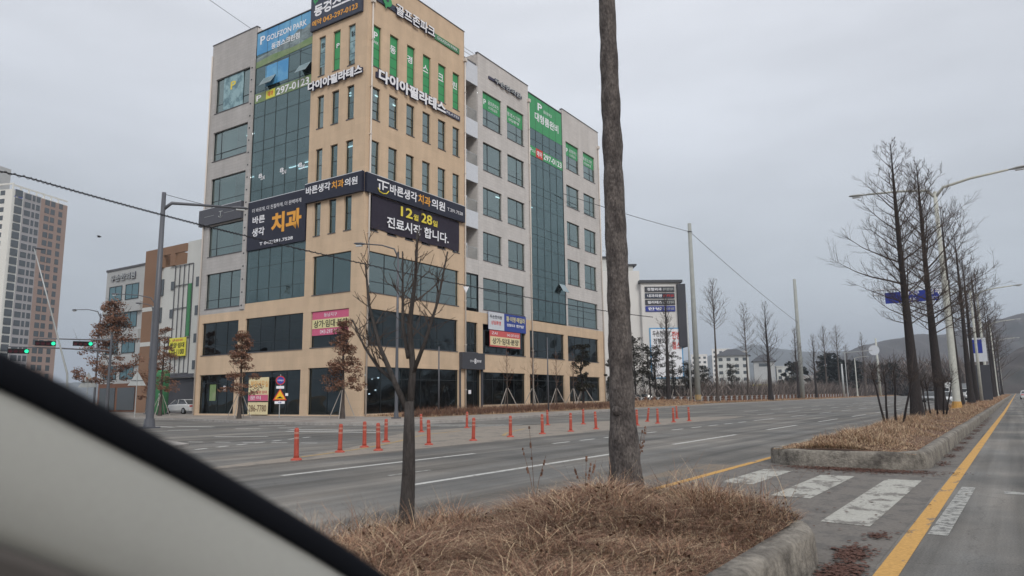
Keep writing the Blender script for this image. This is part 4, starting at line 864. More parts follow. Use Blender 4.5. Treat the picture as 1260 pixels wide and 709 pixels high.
sign(on_R, 'banner', 'blue and white banner hung between second and third floor windows', 'banner', 16.85, 23.72, 7.85, 9.6, .10, .02, 'blue_banner', [('box', 16.86, 19.6, 7.86, 9.59, 'white_panel', .02), ('두손한의원', 17.1, 19.2, 8.95, 9.3, 'sign_navy', 0, .03), ('상담환영', 17.3, 19.0, 8.35, 8.75, 'red', 0, .03), ('황·이명·메딜라', 20.0, 23.5, 8.85, 9.4, 'cream', 0, .02), ('정형외과', 20.1, 21.6, 8.35, 8.65, 'white_letter', 0, .02), ('한방', 21.8, 23.3, 8.35, 8.65, 'white_letter', 0, .02)])
sign(on_R, 'banner', 'red bordered cream letting banner under the blue and white banner', 'banner', 17.08, 22.56, 6.2, 7.8, .10, .02, 'redpink', [('box', 17.15, 22.48, 6.35, 7.2, 'cream2', .02), ('상가·임대·분양', 17.5, 22.2, 6.48, 7.08, 'black', 0, .03), ('ZAI', 17.4, 18.4, 7.4, 7.65, 'white_letter', 0, .015, 0), ('043-297-0123', 20.1, 22.3, 7.35, 7.6, 'white_letter', 0, .015, 0)])
sign(on_R, 'wall_sign', 'black box sign with small white wording over the entrance', 'sign', 12.38, 15.94, 3.9, 5.42, .0, .35, 'charcoal_wall', [('정형외과', 13.55, 14.2, 4.55, 4.75, 'white_letter', 0, .015, 0), ('8', 14.22, 14.55, 4.42, 4.9, 'white_letter', 0, .015), ('한방', 14.6, 15.35, 4.55, 4.78, 'white_letter')])
t = sign(on_L, 'wall_sign', 'big slate golf sign with orange phone number at the top of the left facade', 'sign', -6.72, -.5, 33.15, 36.7, .0, .22, 'sign_slate', [('GOLFZON PARK', -5.5, -1.0, 35.75, 36.2, 'white_letter', 0, .015, 0), ('동경스크린', -6.3, -.7, 34.35, 35.45, 'white_letter', 0, .015, 2), ('예약', -6.5, -5.3, 33.5, 34.05, 'orange_letter'), ('043-297-0123', -5.1, -.95, 33.5, 34.0, 'orange_letter')])
logo_P(t, -6.1 + 3.61, 2.35, .75, -.235, 'green_film')
sign(on_L, 'wall_sign', 'raised white pilates lettering across the left facade', 'sign', -6.75, -.4, 27.75, 28.2, .0, .12, 'letter_side', [('다이아필라테스', -6.75, -.25, 27.55, 28.4, 'white_letter', .15, .0, 2)])
sign(on_L, 'wall_sign', 'dark dental clinic fascia strip on the beige left facade', 'sign', -6.66, 0.0, 17.62, 19.3, .0, .3, 'sign_navy', [('바른생각', -6.5, -3.55, 18.3, 19.0, 'white_letter'), ('치과', -3.4, -2.0, 18.28, 18.95, 'orange_letter'), ('의원', -1.9, -.45, 18.25, 18.9, 'white_letter')], rim='white_panel')
sign(on_L, 'wall_sign', 'tall dark dental panel with huge orange letters over the glass bay', 'sign', -14.4, -6.72, 14.5, 19.0, .0, .1, 'sign_navy', [('더 바르게, 더 친절하게, 더 완벽하게', -13.8, -7.3, 17.9, 18.3, 'white_letter', 0, .015, 0), ('바른', -13.7, -12.0, 16.85, 17.55, 'white_letter'), ('생각', -13.7, -12.0, 15.7, 16.45, 'white_letter'), ('치과', -11.1, -7.2, 15.65, 17.45, 'orange_letter', 0, .015, 2), ('T 043)291.7528', -12.6, -8.2, 14.72, 15.08, 'white_letter')], rim='white_panel')
t = sign(on_L, 'wall_sign', 'dark grey fascia with faint emblem wrapping the left end of the left facade', 'sign', -21.6, -15.2, 17.7, 19.3, .0, .3, 'sign_grey', [('box', -20.7, -19.2, 18.5, 18.53, 'galv', .02), ('box', -17.7, -16.2, 18.5, 18.53, 'galv', .02)], rim='white_panel')
b = MB(); b.box(-.5 + .45, .05 + .45, -.325, -.315, 1.0, 1.07); b.box(-.28 + .45, -.2 + .45, -.325, -.315, .55, 1.0); b.tube([(-.1, -.32, .62), (.1, -.32, .48), (.35, -.32, .46), (.55, -.32, .6)], .03, 4); b.build('emblem', 'galv', t)
sign(on_L, 'banner', 'pink and yellow letting banner on the second floor window of the left facade', 'banner', -5.66, -1.42, 6.42, 8.36, -.1, .02, 'pink', [('box', -5.64, -1.44, 6.98, 7.72, 'cream', .02), ('상가·임대·분양', -5.45, -1.6, 7.05, 7.65, 'black', 0, .03), ('동남지구', -4.3, -2.8, 7.9, 8.2, 'white_letter', 0, .015, 0), ('043-297-0123', -4.7, -2.3, 6.55, 6.85, 'white_letter', 0, .015, 0)])
sign(on_L, 'banner', 'cream and purple sales office banner propped at ground floor left of the road signs', 'banner', -13.2, -10.55, 1.22, 3.22, .12, .02, 'cream2', [('box', -13.18, -10.57, 1.24, 1.75, 'pink', .02), ('분양사무실', -12.9, -10.6, 2.4, 2.95, 'orange_letter', 0, .02, 0), ('상가 분양 임대', -12.9, -10.75, 1.85, 2.1, 'redpink', 0, .02), ('문의', -12.9, -11.5, 1.35, 1.65, 'white_letter', 0, .03, 0)])
sign(on_L, 'banner', 'cream banner reading 286-7780 standing below the sales office banner', 'banner', -13.2, -10.57, .1, 1.13, .12, .02, 'cream2', [('286-7780', -13.05, -10.75, .35, .9, 'darkbrown_wall', 0, .02, 0)])

# ================================================================== OTHER BUILDINGS
def facade_box(name, label, loc, rz, w, d, h, wallm, wins, gm='window_far', cat='building', roof='cap', extra=None):
    """block with front at local y=0 facing -y; wins: list (x0,x1,z0,z1) on the front"""
    t = thing(name, label, cat, loc, rz); b = MB(); b.box(0, w, .0, d, 0, h); b.build('wall', wallm, t)
    b = MB(); b.box(-.1, w + .1, -.1, d + .1, h, h + .25); b.build('coping', roof, t)
    for (x0, x1, z0, z1) in wins:
        b = MB(); b.box(x0, x1, -.06, 0, z0, z0 + .08); b.box(x0, x1, -.06, 0, z1 - .08, z1); b.box(x0, x0 + .08, -.06, 0, z0, z1); b.box(x1 - .08, x1, -.06, 0, z0, z1); b.box((x0 + x1) / 2 - .03, (x0 + x1) / 2 + .03, -.05, 0, z0, z1)
        fr = b.build('window', 'frame', t); b = MB(); b.quad((x0 + .05, -.02, z0 + .05), (x1 - .05, -.02, z0 + .05), (x1 - .05, -.02, z1 - .05), (x0 + .05, -.02, z1 - .05)); b.build('pane', gm, fr)
    return t
# left neighbour (8 m behind the line of the main left facade); x = -u
nb, nrz = on_L(-54, 0, -8)
nb = (nb[0], nb[1], .12)
t = facade_box('office_building', 'light grey office block with brown bay and white wing left of the corner building', nb, nrz, 9.2, 14, 17.9, 'grey_wall',
               [(x, x + 3.0, z, z + 1.95) for x in (.9, 4.75) for z in (13.9, 10.4, 7.2, 4.0)], 'window_teal')
b = MB(); b.text('두손한의원', 1.2, 7.0, 16.5, 17.3, -.1, 1, .1); b.build('lettering', ['galv', 'letter_side'], t)
b = MB(); b.box(4, 8.6, 2, 8, 17.9, 18.9); b.build('penthouse', 'grey_wall', t)
for z in (12.9, 9.5, 6.3):
    b = MB(); b.box(.2, 8.8, -.35, 0, z - .6, z + .55); b.build('balcony_panel', 'grey_wall', t)
b = MB(); b.box(9.25, 12.6, -.25, 13, 0, 19.5); b.build('brown_bay', 'brown_wall', t)
b = MB(); b.box(12.6, 13.1, -.25, .1, 17.1, 19.5); b.box(13.1, 17.7, -.25, .05, 18.55, 19.5); b.box(14.6, 15.5, -.25, .05, 17.1, 18.55); b.build('roof_frame', 'brown_wall', t)
for z in (12.0, 7.8): b = MB(); b.box(9.3, 12.0, -.27, -.25, z, z + .5); b.build('pale_band', 'white_wall2', t)
b = MB(); b.box(12.6, 21, 0, 13, 3.9, 17.1); b.box(17.7, 24, -.05, 13, 3.9, 19.65); b.build('white_wing', 'white_wall2', t)
b = MB(); b.box(11.8, 24, .3, 12, 0, 3.9); b.build('ground_floor', 'charcoal_wall', t)
b = MB(); b.box(.1, 9.1, -.12, .0, .1, 3.5); b.build('ground_floor', 'darkbrown_wall', t); b = MB(); b.box(.6, 4.2, -.2, -.12, .3, 3.0); b.box(4.8, 8.6, -.2, -.12, .3, 3.0); b.build('shop_window', 'window_far', t)
b = MB(); b.box(14.8, 20.2, -.12, .0, 3.95, 4.35); b.build('canopy', 'sign_grey', t)
for (x0, x1, z0, z1) in [(12.3, 13.2, 13.7, 15.7), (12.3, 13.1, 10.5, 12.3), (12.2, 13.1, 7.0, 8.8), (14.75, 15.4, 14.2, 15.2), (14.8, 15.45, 10.9, 11.9), (14.8, 15.4, 7.6, 8.6), (19.7, 20.2, 14.2, 15.3), (19.75, 20.3, 10.9, 12.0), (19.8, 20.3, 7.8, 8.8), (19.8, 20.3, 4.8, 5.8)]:
    b = MB(); b.box(x0, x1, -.1, .02, z0, z1); b.build('window', 'window_far', t)
b = MB()
for x in (15.5, 16.4, 17.3, 18.2, 19.05): b.box(x, x + .06, -.15, -.05, 4.4, 17.0)
for z in (4.4, 8.4, 11.9, 14.6, 16.95): b.box(15.5, 19.1, -.16, -.06, z, z + .06)
b.build('pipe_frame', 'metal_grey', t)
b = MB(); b.box(18.55, 19.05, -.3, -.17, 8.6, 14.6); b.build('vertical_board', 'balloon_green', t)
yb = thing('letting_board', 'yellow letting board with phone number on the white wing left of the corner building', 'sign', (nb[0] + 15.5 * math.cos(nrz) + .2, nb[1] + 15.5 * math.sin(nrz) - .35, .12 + 6.35), nrz)
b = MB(); b.box(0, 3.2, -.08, 0, 0, 2.1); b.build('panel', 'yellow_sign', yb); b = MB(); b.text('분양·임대', .2, 3.0, .95, 1.55, -.1); b.build('lettering', 'black', yb); b = MB(); b.text('170-1100', .2, 3.0, .2, .8, -.1); b.build('lettering', 'black', yb); b = MB(); b.text('상가 분양 임대', .6, 2.6, 1.7, 1.95, -.1); b.build('lettering', 'redpink', yb)
# apartment tower far left
def tower(label, loc, rz, w1, w2, h, floors):
    t = thing('apartment_tower', label, 'building', loc, rz); b = MB(); b.box(0, w1, 0, w2, 0, h); b.build('wall', 'apt_white', t)
    b = MB(); b.box(-.3, w1 + .3, -.3, .3, h - .2, h + 2.6) if False else b.box(0, w1, 0, .4, h + 1.6, h + 2.1); 
    for x in (0, w1 / 2, w1 - .4): b.box(x, x + .4, 0, .4, h, h + 1.6)
    b.box(w1 - .4, w1, .4, w2, h + 1.2, h + 1.7)
    for k in range(6): b.box(w1 - .4, w1, 3 + k * (w2 - 4) / 6, 3.4 + k * (w2 - 4) / 6, h, h + 1.2)
    b.build('roof_frame', 'apt_white', t)
    # corner strip, grey and brown bands on the flank (local +x face)
    b = MB(); b.box(w1, w1 + .12, 4.2, 11.0, 0, h); b.build('grey_band', 'apt_grey', t)
    b = MB(); b.box(w1, w1 + .16, 11.0, w2, 0, h - .3); b.build('brown_band', 'apt_brown', t)
    fh = h / floors
    n = 0
    for k in range(floors):
        z = k * fh + .9
        if z < 8: continue
        for x in (w1 - 12.6, w1 - 8.6, w1 - 4.9):
            if x < 0: continue
            b = MB(); b.box(x, x + 1.9, -.06, 0, z, z + 1.6); b.build('window', 'window_far', t); n += 1
        for y, wd in ((1.0, 2.7), (4.7, 2.3), (7.6, 1.0), (9.2, 1.4), (12.6, 4.2), (18.4, 1.6)):
            if y + wd > w2: continue
            b = MB(); b.box(w1 + .1, w1 + .22, y, y + wd, z - .2, z + 1.7 + .45 * (y < 3)); b.build('window', 'window_far', t); n += 1
            if wd > 4: b = MB(); b.box(w1 + .2, w1 + .3, y + wd * .45, y + wd * .55, z - .2, z + 1.7); b.build('mullion', 'apt_brown', t)
    return t
a1 = math.atan2(97.1 - 91.2, -265.0 + 273.6)
tw = tower('tall white apartment tower with grey and brown flank at the far left', (-286.8, 85.8, 0), math.radians(22), 20, 22, 72.2, 25)
b = MB(); b.quad((18.0 + 2.12, .5, 69.0), (20.12, 3.6, 69.0), (20.12, 3.6, 72.2), (20.12, .5, 72.2)); 
b = MB(lambda x, y, z: (20.2 - y * 0, x, z)); b.text('X3', .6, 3.8, 69.6, 72.2, 0, 1); b.build('lettering', 'road_blue', tw)
t = thing('apartment_tower', 'grey tower edge cut by the left frame behind the white tower', 'building', (-316.3, 83.4, 0), math.radians(22)); b = MB(); b.box(0, 16.0, 0, 18, 0, 90); b.build('wall', 'grey_wall', t)
for k in range(20):
    b = MB(); b.box(14, 16, -.05, 0, 20 + k * 3, 21.6 + k * 3); b.build('window', 'window_far', t)
facade_box('low_building', 'low grey flat roofed block behind the triangular sign backs', (-138, 68, 0), math.radians(20), 24, 10, 7.6, 'grey_wall', [(2 + 4 * k, 4.2 + 4 * k, 4.2, 6.0) for k in range(5)])
t = thing('low_building', 'small house with dark tiled gable beside the low grey block', 'building', (-112, 54, 0), math.radians(15))
b = MB(); b.box(0, 11, 0, 8, 0, 4); b.build('wall', 'darkbrown_wall', t); b = MB(); b.quad((-.5, -.5, 4), (11.5, -.5, 4), (9.5, 4, 6.6), (1.5, 4, 6.6)); b.quad((11.5, 8.5, 4), (-.5, 8.5, 4), (1.5, 4, 6.6), (9.5, 4, 6.6)); b.face([b.V(p) for p in ((11.5, -.5, 4), (11.5, 8.5, 4), (9.5, 4, 6.6))]); b.face([b.V(p) for p in ((-.5, 8.5, 4), (-.5, -.5, 4), (1.5, 4, 6.6))]); b.build('roof', 'roof_dark', t)
b = MB(); b.box(1, 4, -.1, 0, 1, 3); b.box(6, 9, -.1, 0, 1, 3); b.build('window', 'window_far', t)
# white building right of the corner building
wz = math.radians(36)
t = thing('clinic_building', 'white windowless block carrying four stacked signboards right of the corner building', 'building', (-64.8, 103.7, 0), wz)
b = MB(); b.box(0, 15.9, 0, 14, 0, 22.9); b.box(15.9, 22.6, -1.0, 12, 0, 20.6); b.build('wall', 'white_wall', t)
b = MB(); b.box(15.6, 23.0, -1.4, 12.4, 20.6, 21.05); b.build('roof', 'roof_dark', t)
b = MB(); b.box(22.0, 23.4, -1.6, 3, 9.5, 20.3); b.build('dark_fin', 'charcoal_wall', t)
b = MB(); b.box(8.0, 11.5, 2, 8, 22.9, 25.6); b.box(11.5, 15.0, 1, 9, 22.9, 24.0); b.build('penthouse', 'white_wall2', t)
b = MB(); b.box(7.6, 11.9, 1.6, 8.4, 25.6, 25.85); b.box(11.9, 15.6, .6, 9.4, 24.0, 24.25); b.build('coping', 'roof_dark', t)
b = MB()
for k in range(5): b.box(8.0 + k * .8, 8.07 + k * .8, 2, 2.06, 25.85, 26.9)
b.box(8.0, 11.3, 2, 2.06, 26.85, 26.95); b.build('roof_railing', 'galv', t)
b = MB(); b.box(12.1, 12.3, -.15, 0, 4, 21.5); b.build('downpipe', 'metal_grey', t)
for x0, x1, z0, z1 in ((1, 10, 2, 4), (17.5, 23, .5, 3)): b = MB(); b.box(x0, x1, -1.08 if x0 > 15 else -.08, 0, z0, z1); b.build('window', 'window_far', t)
def wl(x, y, z): return (-64.8 + math.cos(wz) * x - math.sin(wz) * y, 103.7 + math.sin(wz) * x + math.cos(wz) * y, z)
for k, (m, lab, tx) in enumerate((('charcoal_wall', 'topmost of the four stacked signboards on the white block', '정형외과'), ('sign_slate', 'second from top of the stacked signboards on the white block', '내과의원'), ('charcoal_wall', 'third from top of the stacked signboards on the white block', '필라테스'), ('road_blue', 'lowest and bluest of the stacked signboards on the white block', '한방'))):
    q = thing('signboard', lab, 'sign', wl(16.5, -1.02, 19.0 - k * 1.13), wz); b = MB(); b.box(0, 5.1, -.12, 0, 0, .92); b.build('panel', m, q)
    b = MB(); b.text(tx, .4, 2.9, .2, .72, -.14); b.build('lettering', 'white_letter', q); b = MB(); b.text('상가 분양 임대', 3.1, 4.9, .22, .7, -.14); b.build('lettering', 'galv' if k != 1 else 'red', q)
q = thing('signboard', 'large white wall poster with blue border low on the white block behind the pines', 'sign', wl(17.0, -1.02, 4.2), wz); b = MB(); b.box(0, 5.6, -.1, 0, 0, 8.6); b.build('panel', 'sky_print', q); b = MB(); b.box(.2, 5.4, -.13, -.1, .2, 8.4); b.build('paper', 'white_letter', q)
b = MB(); b.text('두손한의원', .5, 3.5, 7.1, 8.1, -.15); b.text('정형외과', .6, 3.4, 5.8, 6.8, -.15); b.build('lettering', 'black', q); b = MB(); b.text('한방', 3.8, 5.3, 6.6, 8.0, -.15); b.text('헬스', 3.8, 5.2, 4.9, 6.2, -.15); b.build('lettering', 'red', q)
# far blocks between white building and the hills
def far_block(label, loc, rz, w, d, h, wm, rowsn, colsn, gable=False):
    t = thing('far_building', label, 'building', loc, rz); b = MB(); b.box(0, w, 0, d, 0, h); b.build('wall', wm, t)
    for i in range(rowsn):
        for j in range(colsn):
            x = (j + .25) * w / colsn; z = h - (i + .8) * 3.2
            if z > 1: b = MB(); b.box(x, x + w / colsn * .5, -.1, 0, z, z + 1.5); b.build('window', 'window_far', t)
    b = MB()
    if gable:
        b.quad((-1, -1, h), (w + 1, -1, h), (w * .65, d / 2, h + 3.5), (w * .35, d / 2, h + 3.5)); b.quad((w + 1, d + 1, h), (-1, d + 1, h), (w * .35, d / 2, h + 3.5), (w * .65, d / 2, h + 3.5)); b.face([b.V(p) for p in ((w + 1, -1, h), (w + 1, d + 1, h), (w * .65, d / 2, h + 3.5))]); b.face([b.V(p) for p in ((-1, d + 1, h), (-1, -1, h), (w * .35, d / 2, h + 3.5))])
    else: b.box(-.2, w + .2, -.2, d + .2, h, h + .6)
    b.build('roof', 'roof_dark' if gable else wm, t)
far_block('slim white far apartment slab nearest the tall pole', (-187, 488, 0), .35, 11, 8, 29, 'white_wall', 8, 3)
far_block('middle one of the far white apartment slabs', (-176, 500, 0), .35, 12, 8, 33, 'white_wall', 9, 3)
far_block('far white apartment slab beside the dark roofed building', (-161, 505, 0), .35, 8, 8, 31, 'white_wall', 8, 2)
far_block('far cream building with dark hipped roof', (-119, 344, 0), .3, 15, 12, 20, 'white_wall2', 4, 4, True)
far_block('far dark fronted building beside the hipped roof', (-103, 350, 0), .3, 9.5, 12, 17, 'grey_wall', 1, 1, True)
far_block('pale annex beside the far dark fronted building', (-94, 356, 0), .3, 6, 9, 14, 'white_wall2', 2, 2)
far_block('distant row of low pale houses left of the straight pole', (-140, 560, 0), .2, 32, 10, 14, 'white_wall2', 2, 8)
t = thing('shop_building', 'far low shop with bright yellow front behind the fence', 'building', (-88, 290, 0), .25); b = MB(); b.box(0, 22, 0, 8, 0, 5.5); b.build('wall', 'white_wall', t); b = MB(); b.box(1.5, 8.5, -.3, 0, 2.6, 5.2); b.build('fascia', 'yellow_sign', t); b = MB(); b.box(9.5, 20, -.3, 0, 3, 5.0); b.build('fascia', 'cream2', t)
b = MB(); b.box(1, 20, -.1, 0, .3, 2.4); b.build('window', 'window_far', t)
t = thing('shop_building', 'far shop with yellow fascia seen between the pruned stems', 'building', (-44, 420, 0), .1); b = MB(); b.box(0, 16, 0, 8, 0, 8); b.build('wall', 'cream', t); b = MB(); b.box(.5, 15, -.3, 0, 2.4, 6); b.build('fascia', 'yellow_sign', t)

# ================================================================== HILLS
def ridge(name, r0, prof, depth, m, seed, nz=26):
    """terrain ridge: prof = [(azimuth deg, crest height)]"""
    r = np.random.default_rng(seed); az = np.linspace(prof[0][0], prof[-1][0], 220); hs = np.interp(az, [p[0] for p in prof], [p[1] for p in prof])
    nzv = np.zeros_like(az)
    for o in range(5): nzv += np.interp(az, np.linspace(az[0], az[-1], 8 * 2 ** o), r.uniform(-1, 1, 8 * 2 ** o)) / 2 ** o
    b = MB(); g = []
    for i, a in enumerate(az):
        col = []
        for j in range(nz):
            t = j / (nz - 1); rr = r0 + depth * t; zz = hs[i] * math.sin(min(1, t * 1.25) * PI / 2) ** 1.2 * (1 + .02 * nzv[i] * 1.5) * (rr / (r0 + depth * .8)) + (.05 * hs[i] * math.sin(a * 3.1 + j * .9) * math.sin(PI * t))
            if j == nz - 1: zz *= .4
            x = math.sin(R_(a)) * rr; y = math.cos(R_(a)) * rr; col.append(b.V((x, y, zz - .5 if j else -2)))
        g.append(col)
    for i in range(len(g) - 1):
        for j in range(nz - 1): b.face((g[i][j], g[i + 1][j], g[i + 1][j + 1], g[i][j + 1]))
    return tag(b.build(name, m, smooth=True), kind='structure')
ridge('hills', 2300, [(-75, 60), (-50, 90), (-30, 110), (-24, 120), (-19.9, 148), (-17.6, 180), (-16.6, 194), (-15.7, 187), (-13.8, 166), (-12.7, 158), (-10, 158), (-6, 150), (0, 160), (20, 150), (60, 120)], 900, 'hill_far', 1)
ridge('hills', 1100, [(-12.5, 0), (-11, 62), (-9.9, 78), (-8.8, 90), (-7.6, 95), (-6.7, 99), (-5.7, 106), (-3.6, 104), (-1.6, 118), (0.5, 128), (3, 130), (12, 110), (40, 60)], 500, 'hill_near', 2)
ridge('hills', 480, [(-4.5, 0), (-3.0, 12), (-1.4, 20), (0.2, 30), (1.6, 36), (8, 40), (25, 30)], 160, 'hill_near', 3)

# ================================================================== TREES
def bare_tree(seed, H, r0, cb, cr, nb, twl=1, lean=(0, 0), up0=.45, nr=9, rmin=.008, sub=6, knots=0, trunkseg=14, ltip=.35, side=None):
    """straight trunk with up-swept limbs; returns (trunk MB, crown MB)"""
    r = random.Random(seed); T = MB(); Cn = MB()
    pts = []; rad = []
    for k in range(trunkseg + 1):
        t = k / trunkseg; w = .04 * r0 * 10
        pts.append((lean[0] * t * H + math.sin(t * 5 + seed) * w * .3, lean[1] * t * H + math.cos(t * 4 + seed) * w * .3, t * H))
        rad.append(max(.012, r0 * (1 - t) ** (.72 if knots else .85) * (1 + .32 * math.exp(-t * H / .3)) + .006))
    if knots:
        # finer trunk so that burls and flutes show
        P2 = []; R2 = []
        for k in range(90):
            t = k / 89; q = t * trunkseg; i = min(int(q), trunkseg - 1); f = q - i
            p = Vector(pts[i]).lerp(Vector(pts[i + 1]), f); P2.append(p); R2.append((rad[i] * (1 - f) + rad[i + 1] * f) * (1 + .035 * math.sin(k * 1.9) + .03 * math.sin(k * 4.7)))
        pts, rad = P2, R2
    n = nr; rings = []
    for k, (p, q) in enumerate(zip(pts, rad)):
        fl = max(0, 1 - p[2] / .9) * .13
        rings.append([T.V((p[0] + math.cos(2 * PI * j / n) * q * (1 + fl * math.sin(j * 2.3 + 1) + .05 * math.sin(j * 5 + k * .7)), p[1] + math.sin(2 * PI * j / n) * q * (1 + fl * math.sin(j * 2.3 + 1)), p[2])) for j in range(n)])
    for k in range(len(rings) - 1):
        for j in range(n): T.face((rings[k][j], rings[k][(j + 1) % n], rings[k + 1][(j + 1) % n], rings[k + 1][j]))
    if knots:
        from mathutils import noise as mn
        T.v.clear(); T.f.clear(); T.mi.clear(); n = 46; rings = []; zs = [H * .62 * k / 330 for k in range(331)] + [H * (.62 + .38 * k / 40) for k in range(1, 41)]
        def ax(z):
            t = min(z / H, 1) * (len(pts) - 1); i = min(int(t), len(pts) - 2); return Vector(pts[i]).lerp(Vector(pts[i + 1]), t - i), rad[i] * (1 - (t - i)) + rad[i + 1] * (t - i)
        for z in zs:
            c, q = ax(z); row = []
            fl = .16 * math.exp(-z / .25)
            for j in range(n):
                a = 2 * PI * j / n; p = Vector((math.cos(a) * q * 9, math.sin(a) * q * 9, z * 1.1 + seed))
                d = .10 * mn.noise(p * .9) + .075 * abs(mn.noise(Vector((p.x * 2.6, p.y * 2.6, p.z * 2.0)))) + .05 * mn.noise(Vector((p.x * 5, p.y * 5, p.z * 7))) + .045 * mn.noise(Vector((0, 0, z * 2.3 + seed)))
                row.append(T.V((c.x + math.cos(a) * q * (1 + d + fl * math.sin(a * 4 + 1)), c.y + math.sin(a) * q * (1 + d + fl * math.sin(a * 4 + 1)), z)))
            rings.append(row)
        for k in range(len(rings) - 1):
            for j in range(n): T.face((rings[k][j], rings[k][(j + 1) % n], rings[k + 1][(j + 1) % n], rings[k + 1][j]))
    for q in range(knots):
        z = .9 + q * (H * .8) / knots + r.uniform(-.3, .3); i = min(range(len(pts)), key=lambda i: abs(pts[i][2] - z)); rr = rad[i]; a = r.uniform(0, 6.28)
        sc = r.uniform(.22, .42)
        T.tube([(pts[i][0] + math.cos(a) * rr * .5, pts[i][1] + math.sin(a) * rr * .5, z - .04), (pts[i][0] + math.cos(a) * rr * .95, pts[i][1] + math.sin(a) * rr * .95, z), (pts[i][0] + math.cos(a) * rr * 1.16, pts[i][1] + math.sin(a) * rr * 1.16, z + .03), (pts[i][0] + math.cos(a) * rr * 1.2, pts[i][1] + math.sin(a) * rr * 1.2, z + .04)], [rr * sc * 1.5, rr * sc * 1.25, rr * sc * .8, rr * .06], 9)
    def at(z):
        t = z / H * (len(pts) - 1); i = min(int(t), len(pts) - 2); return Vector(pts[i]).lerp(Vector(pts[i + 1]), t - i)
    for k in range(nb):
        t = (k + r.random() * .8) / nb; z = cb + (H - cb) * t; a = k * 2.4 + r.uniform(-.5, .5)
        L = cr * ((1 - t) ** .75 * (.55 + .45 * min(1, t * 4)) + ltip * .35) * r.uniform(.6, 1.15)
        el = up0 + .5 * t + r.uniform(-.15, .15); p = at(z); d = Vector((math.cos(a) * math.cos(el), math.sin(a) * math.cos(el), math.sin(el)))
        P = [p]; ns = 5
        for j in range(ns):
            d = (d + Vector((r.uniform(-.16, .16), r.uniform(-.16, .16), r.uniform(-.02, .16)))).normalized(); P.append(P[-1] + d * L / ns)
        rb = max(rmin, min(r0 * .2, .012 * L + .004))
        Cn.tube(P, [max(rmin * .6, rb * (1 - j / (ns + .4))) for j in range(ns + 1)], 4, False)
        if twl:
            for q in range(int(sub * (.5 + L / cr))):
                f = r.uniform(.15, 1) * ns; i = min(int(f), ns - 1); s = P[i].lerp(P[i + 1], f - i); dd = (P[i + 1] - P[i]).normalized()
                side_ = dd.cross(Vector((r.uniform(-1, 1), r.uniform(-1, 1), r.uniform(-1, 1)))).normalized(); dd = (dd * .8 + side_ * .8 + Vector((0, 0, .25))).normalized(); l = L * r.uniform(.14, .36)
                e = s + dd * l * .5; e2 = e + (dd + Vector((r.uniform(-.3, .3), r.uniform(-.3, .3), .3))).normalized() * l * .5
                Cn.tube([s, e, e2], [rmin * .85, rmin * .7, rmin * .45], 3, False)
                if twl > 1:
                    for w_ in range(3):
                        s2 = s.lerp(e2, r.uniform(.2, .95)); d3 = (dd + Vector((r.uniform(-1, 1), r.uniform(-1, 1), r.uniform(-.3, .9)))).normalized(); Cn.tube([s2, s2 + d3 * l * .4], [rmin * .5, rmin * .35], 3, False)
    return T, Cn
def plant_tree(label, loc, T, Cn, bark='bark_dark', tw='twig', group=None, name='bare_tree', rz=0):
    t = thing(name, label, 'tree', loc, rz, group); T.build('trunk', bark, t, smooth=True); Cn.build('crown', tw, t); return t
# the two near trees
T, Cn = bare_tree(5, 14.5, .154, 9.2, 2.2, 34, 2, (-.008, -.006), nr=18, knots=2, rmin=.006)
plant_tree('thick grey trunk crossing the whole height of the photo in the nearest planting strip', (-4.02, 8.15, .3), T, Cn, 'bark_grey')
# small forked tree
def forked():
    r = random.Random(11); T = MB(); Cn = MB()
    T.tube([(0, 0, 0), (.0, .0, .15), (.01, .01, .5), (.02, .0, .85), (.01, .01, 1.12)], [.105, .068, .058, .05, .04], 10)
    limbs = [([(.01, .01, 1.0), (-.12, -.05, 1.3), (-.28, -.08, 1.62), (-.40, -.10, 2.0), (-.46, -.1, 2.4)], .030), ([(.01, .01, 1.0), (.02, .04, 1.4), (-.01, .02, 1.8), (.05, .03, 2.2), (.08, .02, 2.65)], .038), ([(.02, .03, 1.35), (.13, .08, 1.65), (.22, .14, 2.0), (.30, .18, 2.45)], .022), ([(0, 0, 1.5), (-.12, .05, 1.8), (-.17, .1, 2.1), (-.18, .1, 2.5)], .02), ([(-.12, -.05, 1.3), (-.36, .0, 1.42), (-.6, .05, 1.62), (-.78, .05, 1.9)], .02)]
    for P, q in limbs:
        P = [Vector(p) for p in P]; T.tube(P, [q * (1 - k / (len(P) + .3)) for k in range(len(P))], 7)
        for k in range(10):
            f = r.uniform(.3, 1) * (len(P) - 1); i = min(int(f), len(P) - 2); s = P[i].lerp(P[i + 1], f - i); dd = Vector((r.uniform(-1, 1), r.uniform(-1, 1), r.uniform(.2, 1.4))).normalized(); l = r.uniform(.18, .42); e = s + dd * l
            m_ = s.lerp(e, .5) + Vector((r.uniform(-.05, .05), r.uniform(-.05, .05), .03)); Cn.tube([s, m_, e], [.006, .004, .002], 4, False)
            for w_ in range(3): s2 = s.lerp(e, r.uniform(.3, .95)); d3 = (dd + Vector((r.uniform(-1, 1), r.uniform(-1, 1), r.uniform(0, 1)))).normalized(); Cn.tube([s2, s2 + d3 * l * .45], [.004, .002], 3, False)
    return T, Cn
T, Cn = forked()
plant_tree('slender forked bare tree standing left of the thick trunk in the nearest planting strip', (-4.38, 4.65, .3), T, Cn, 'bark_fork')
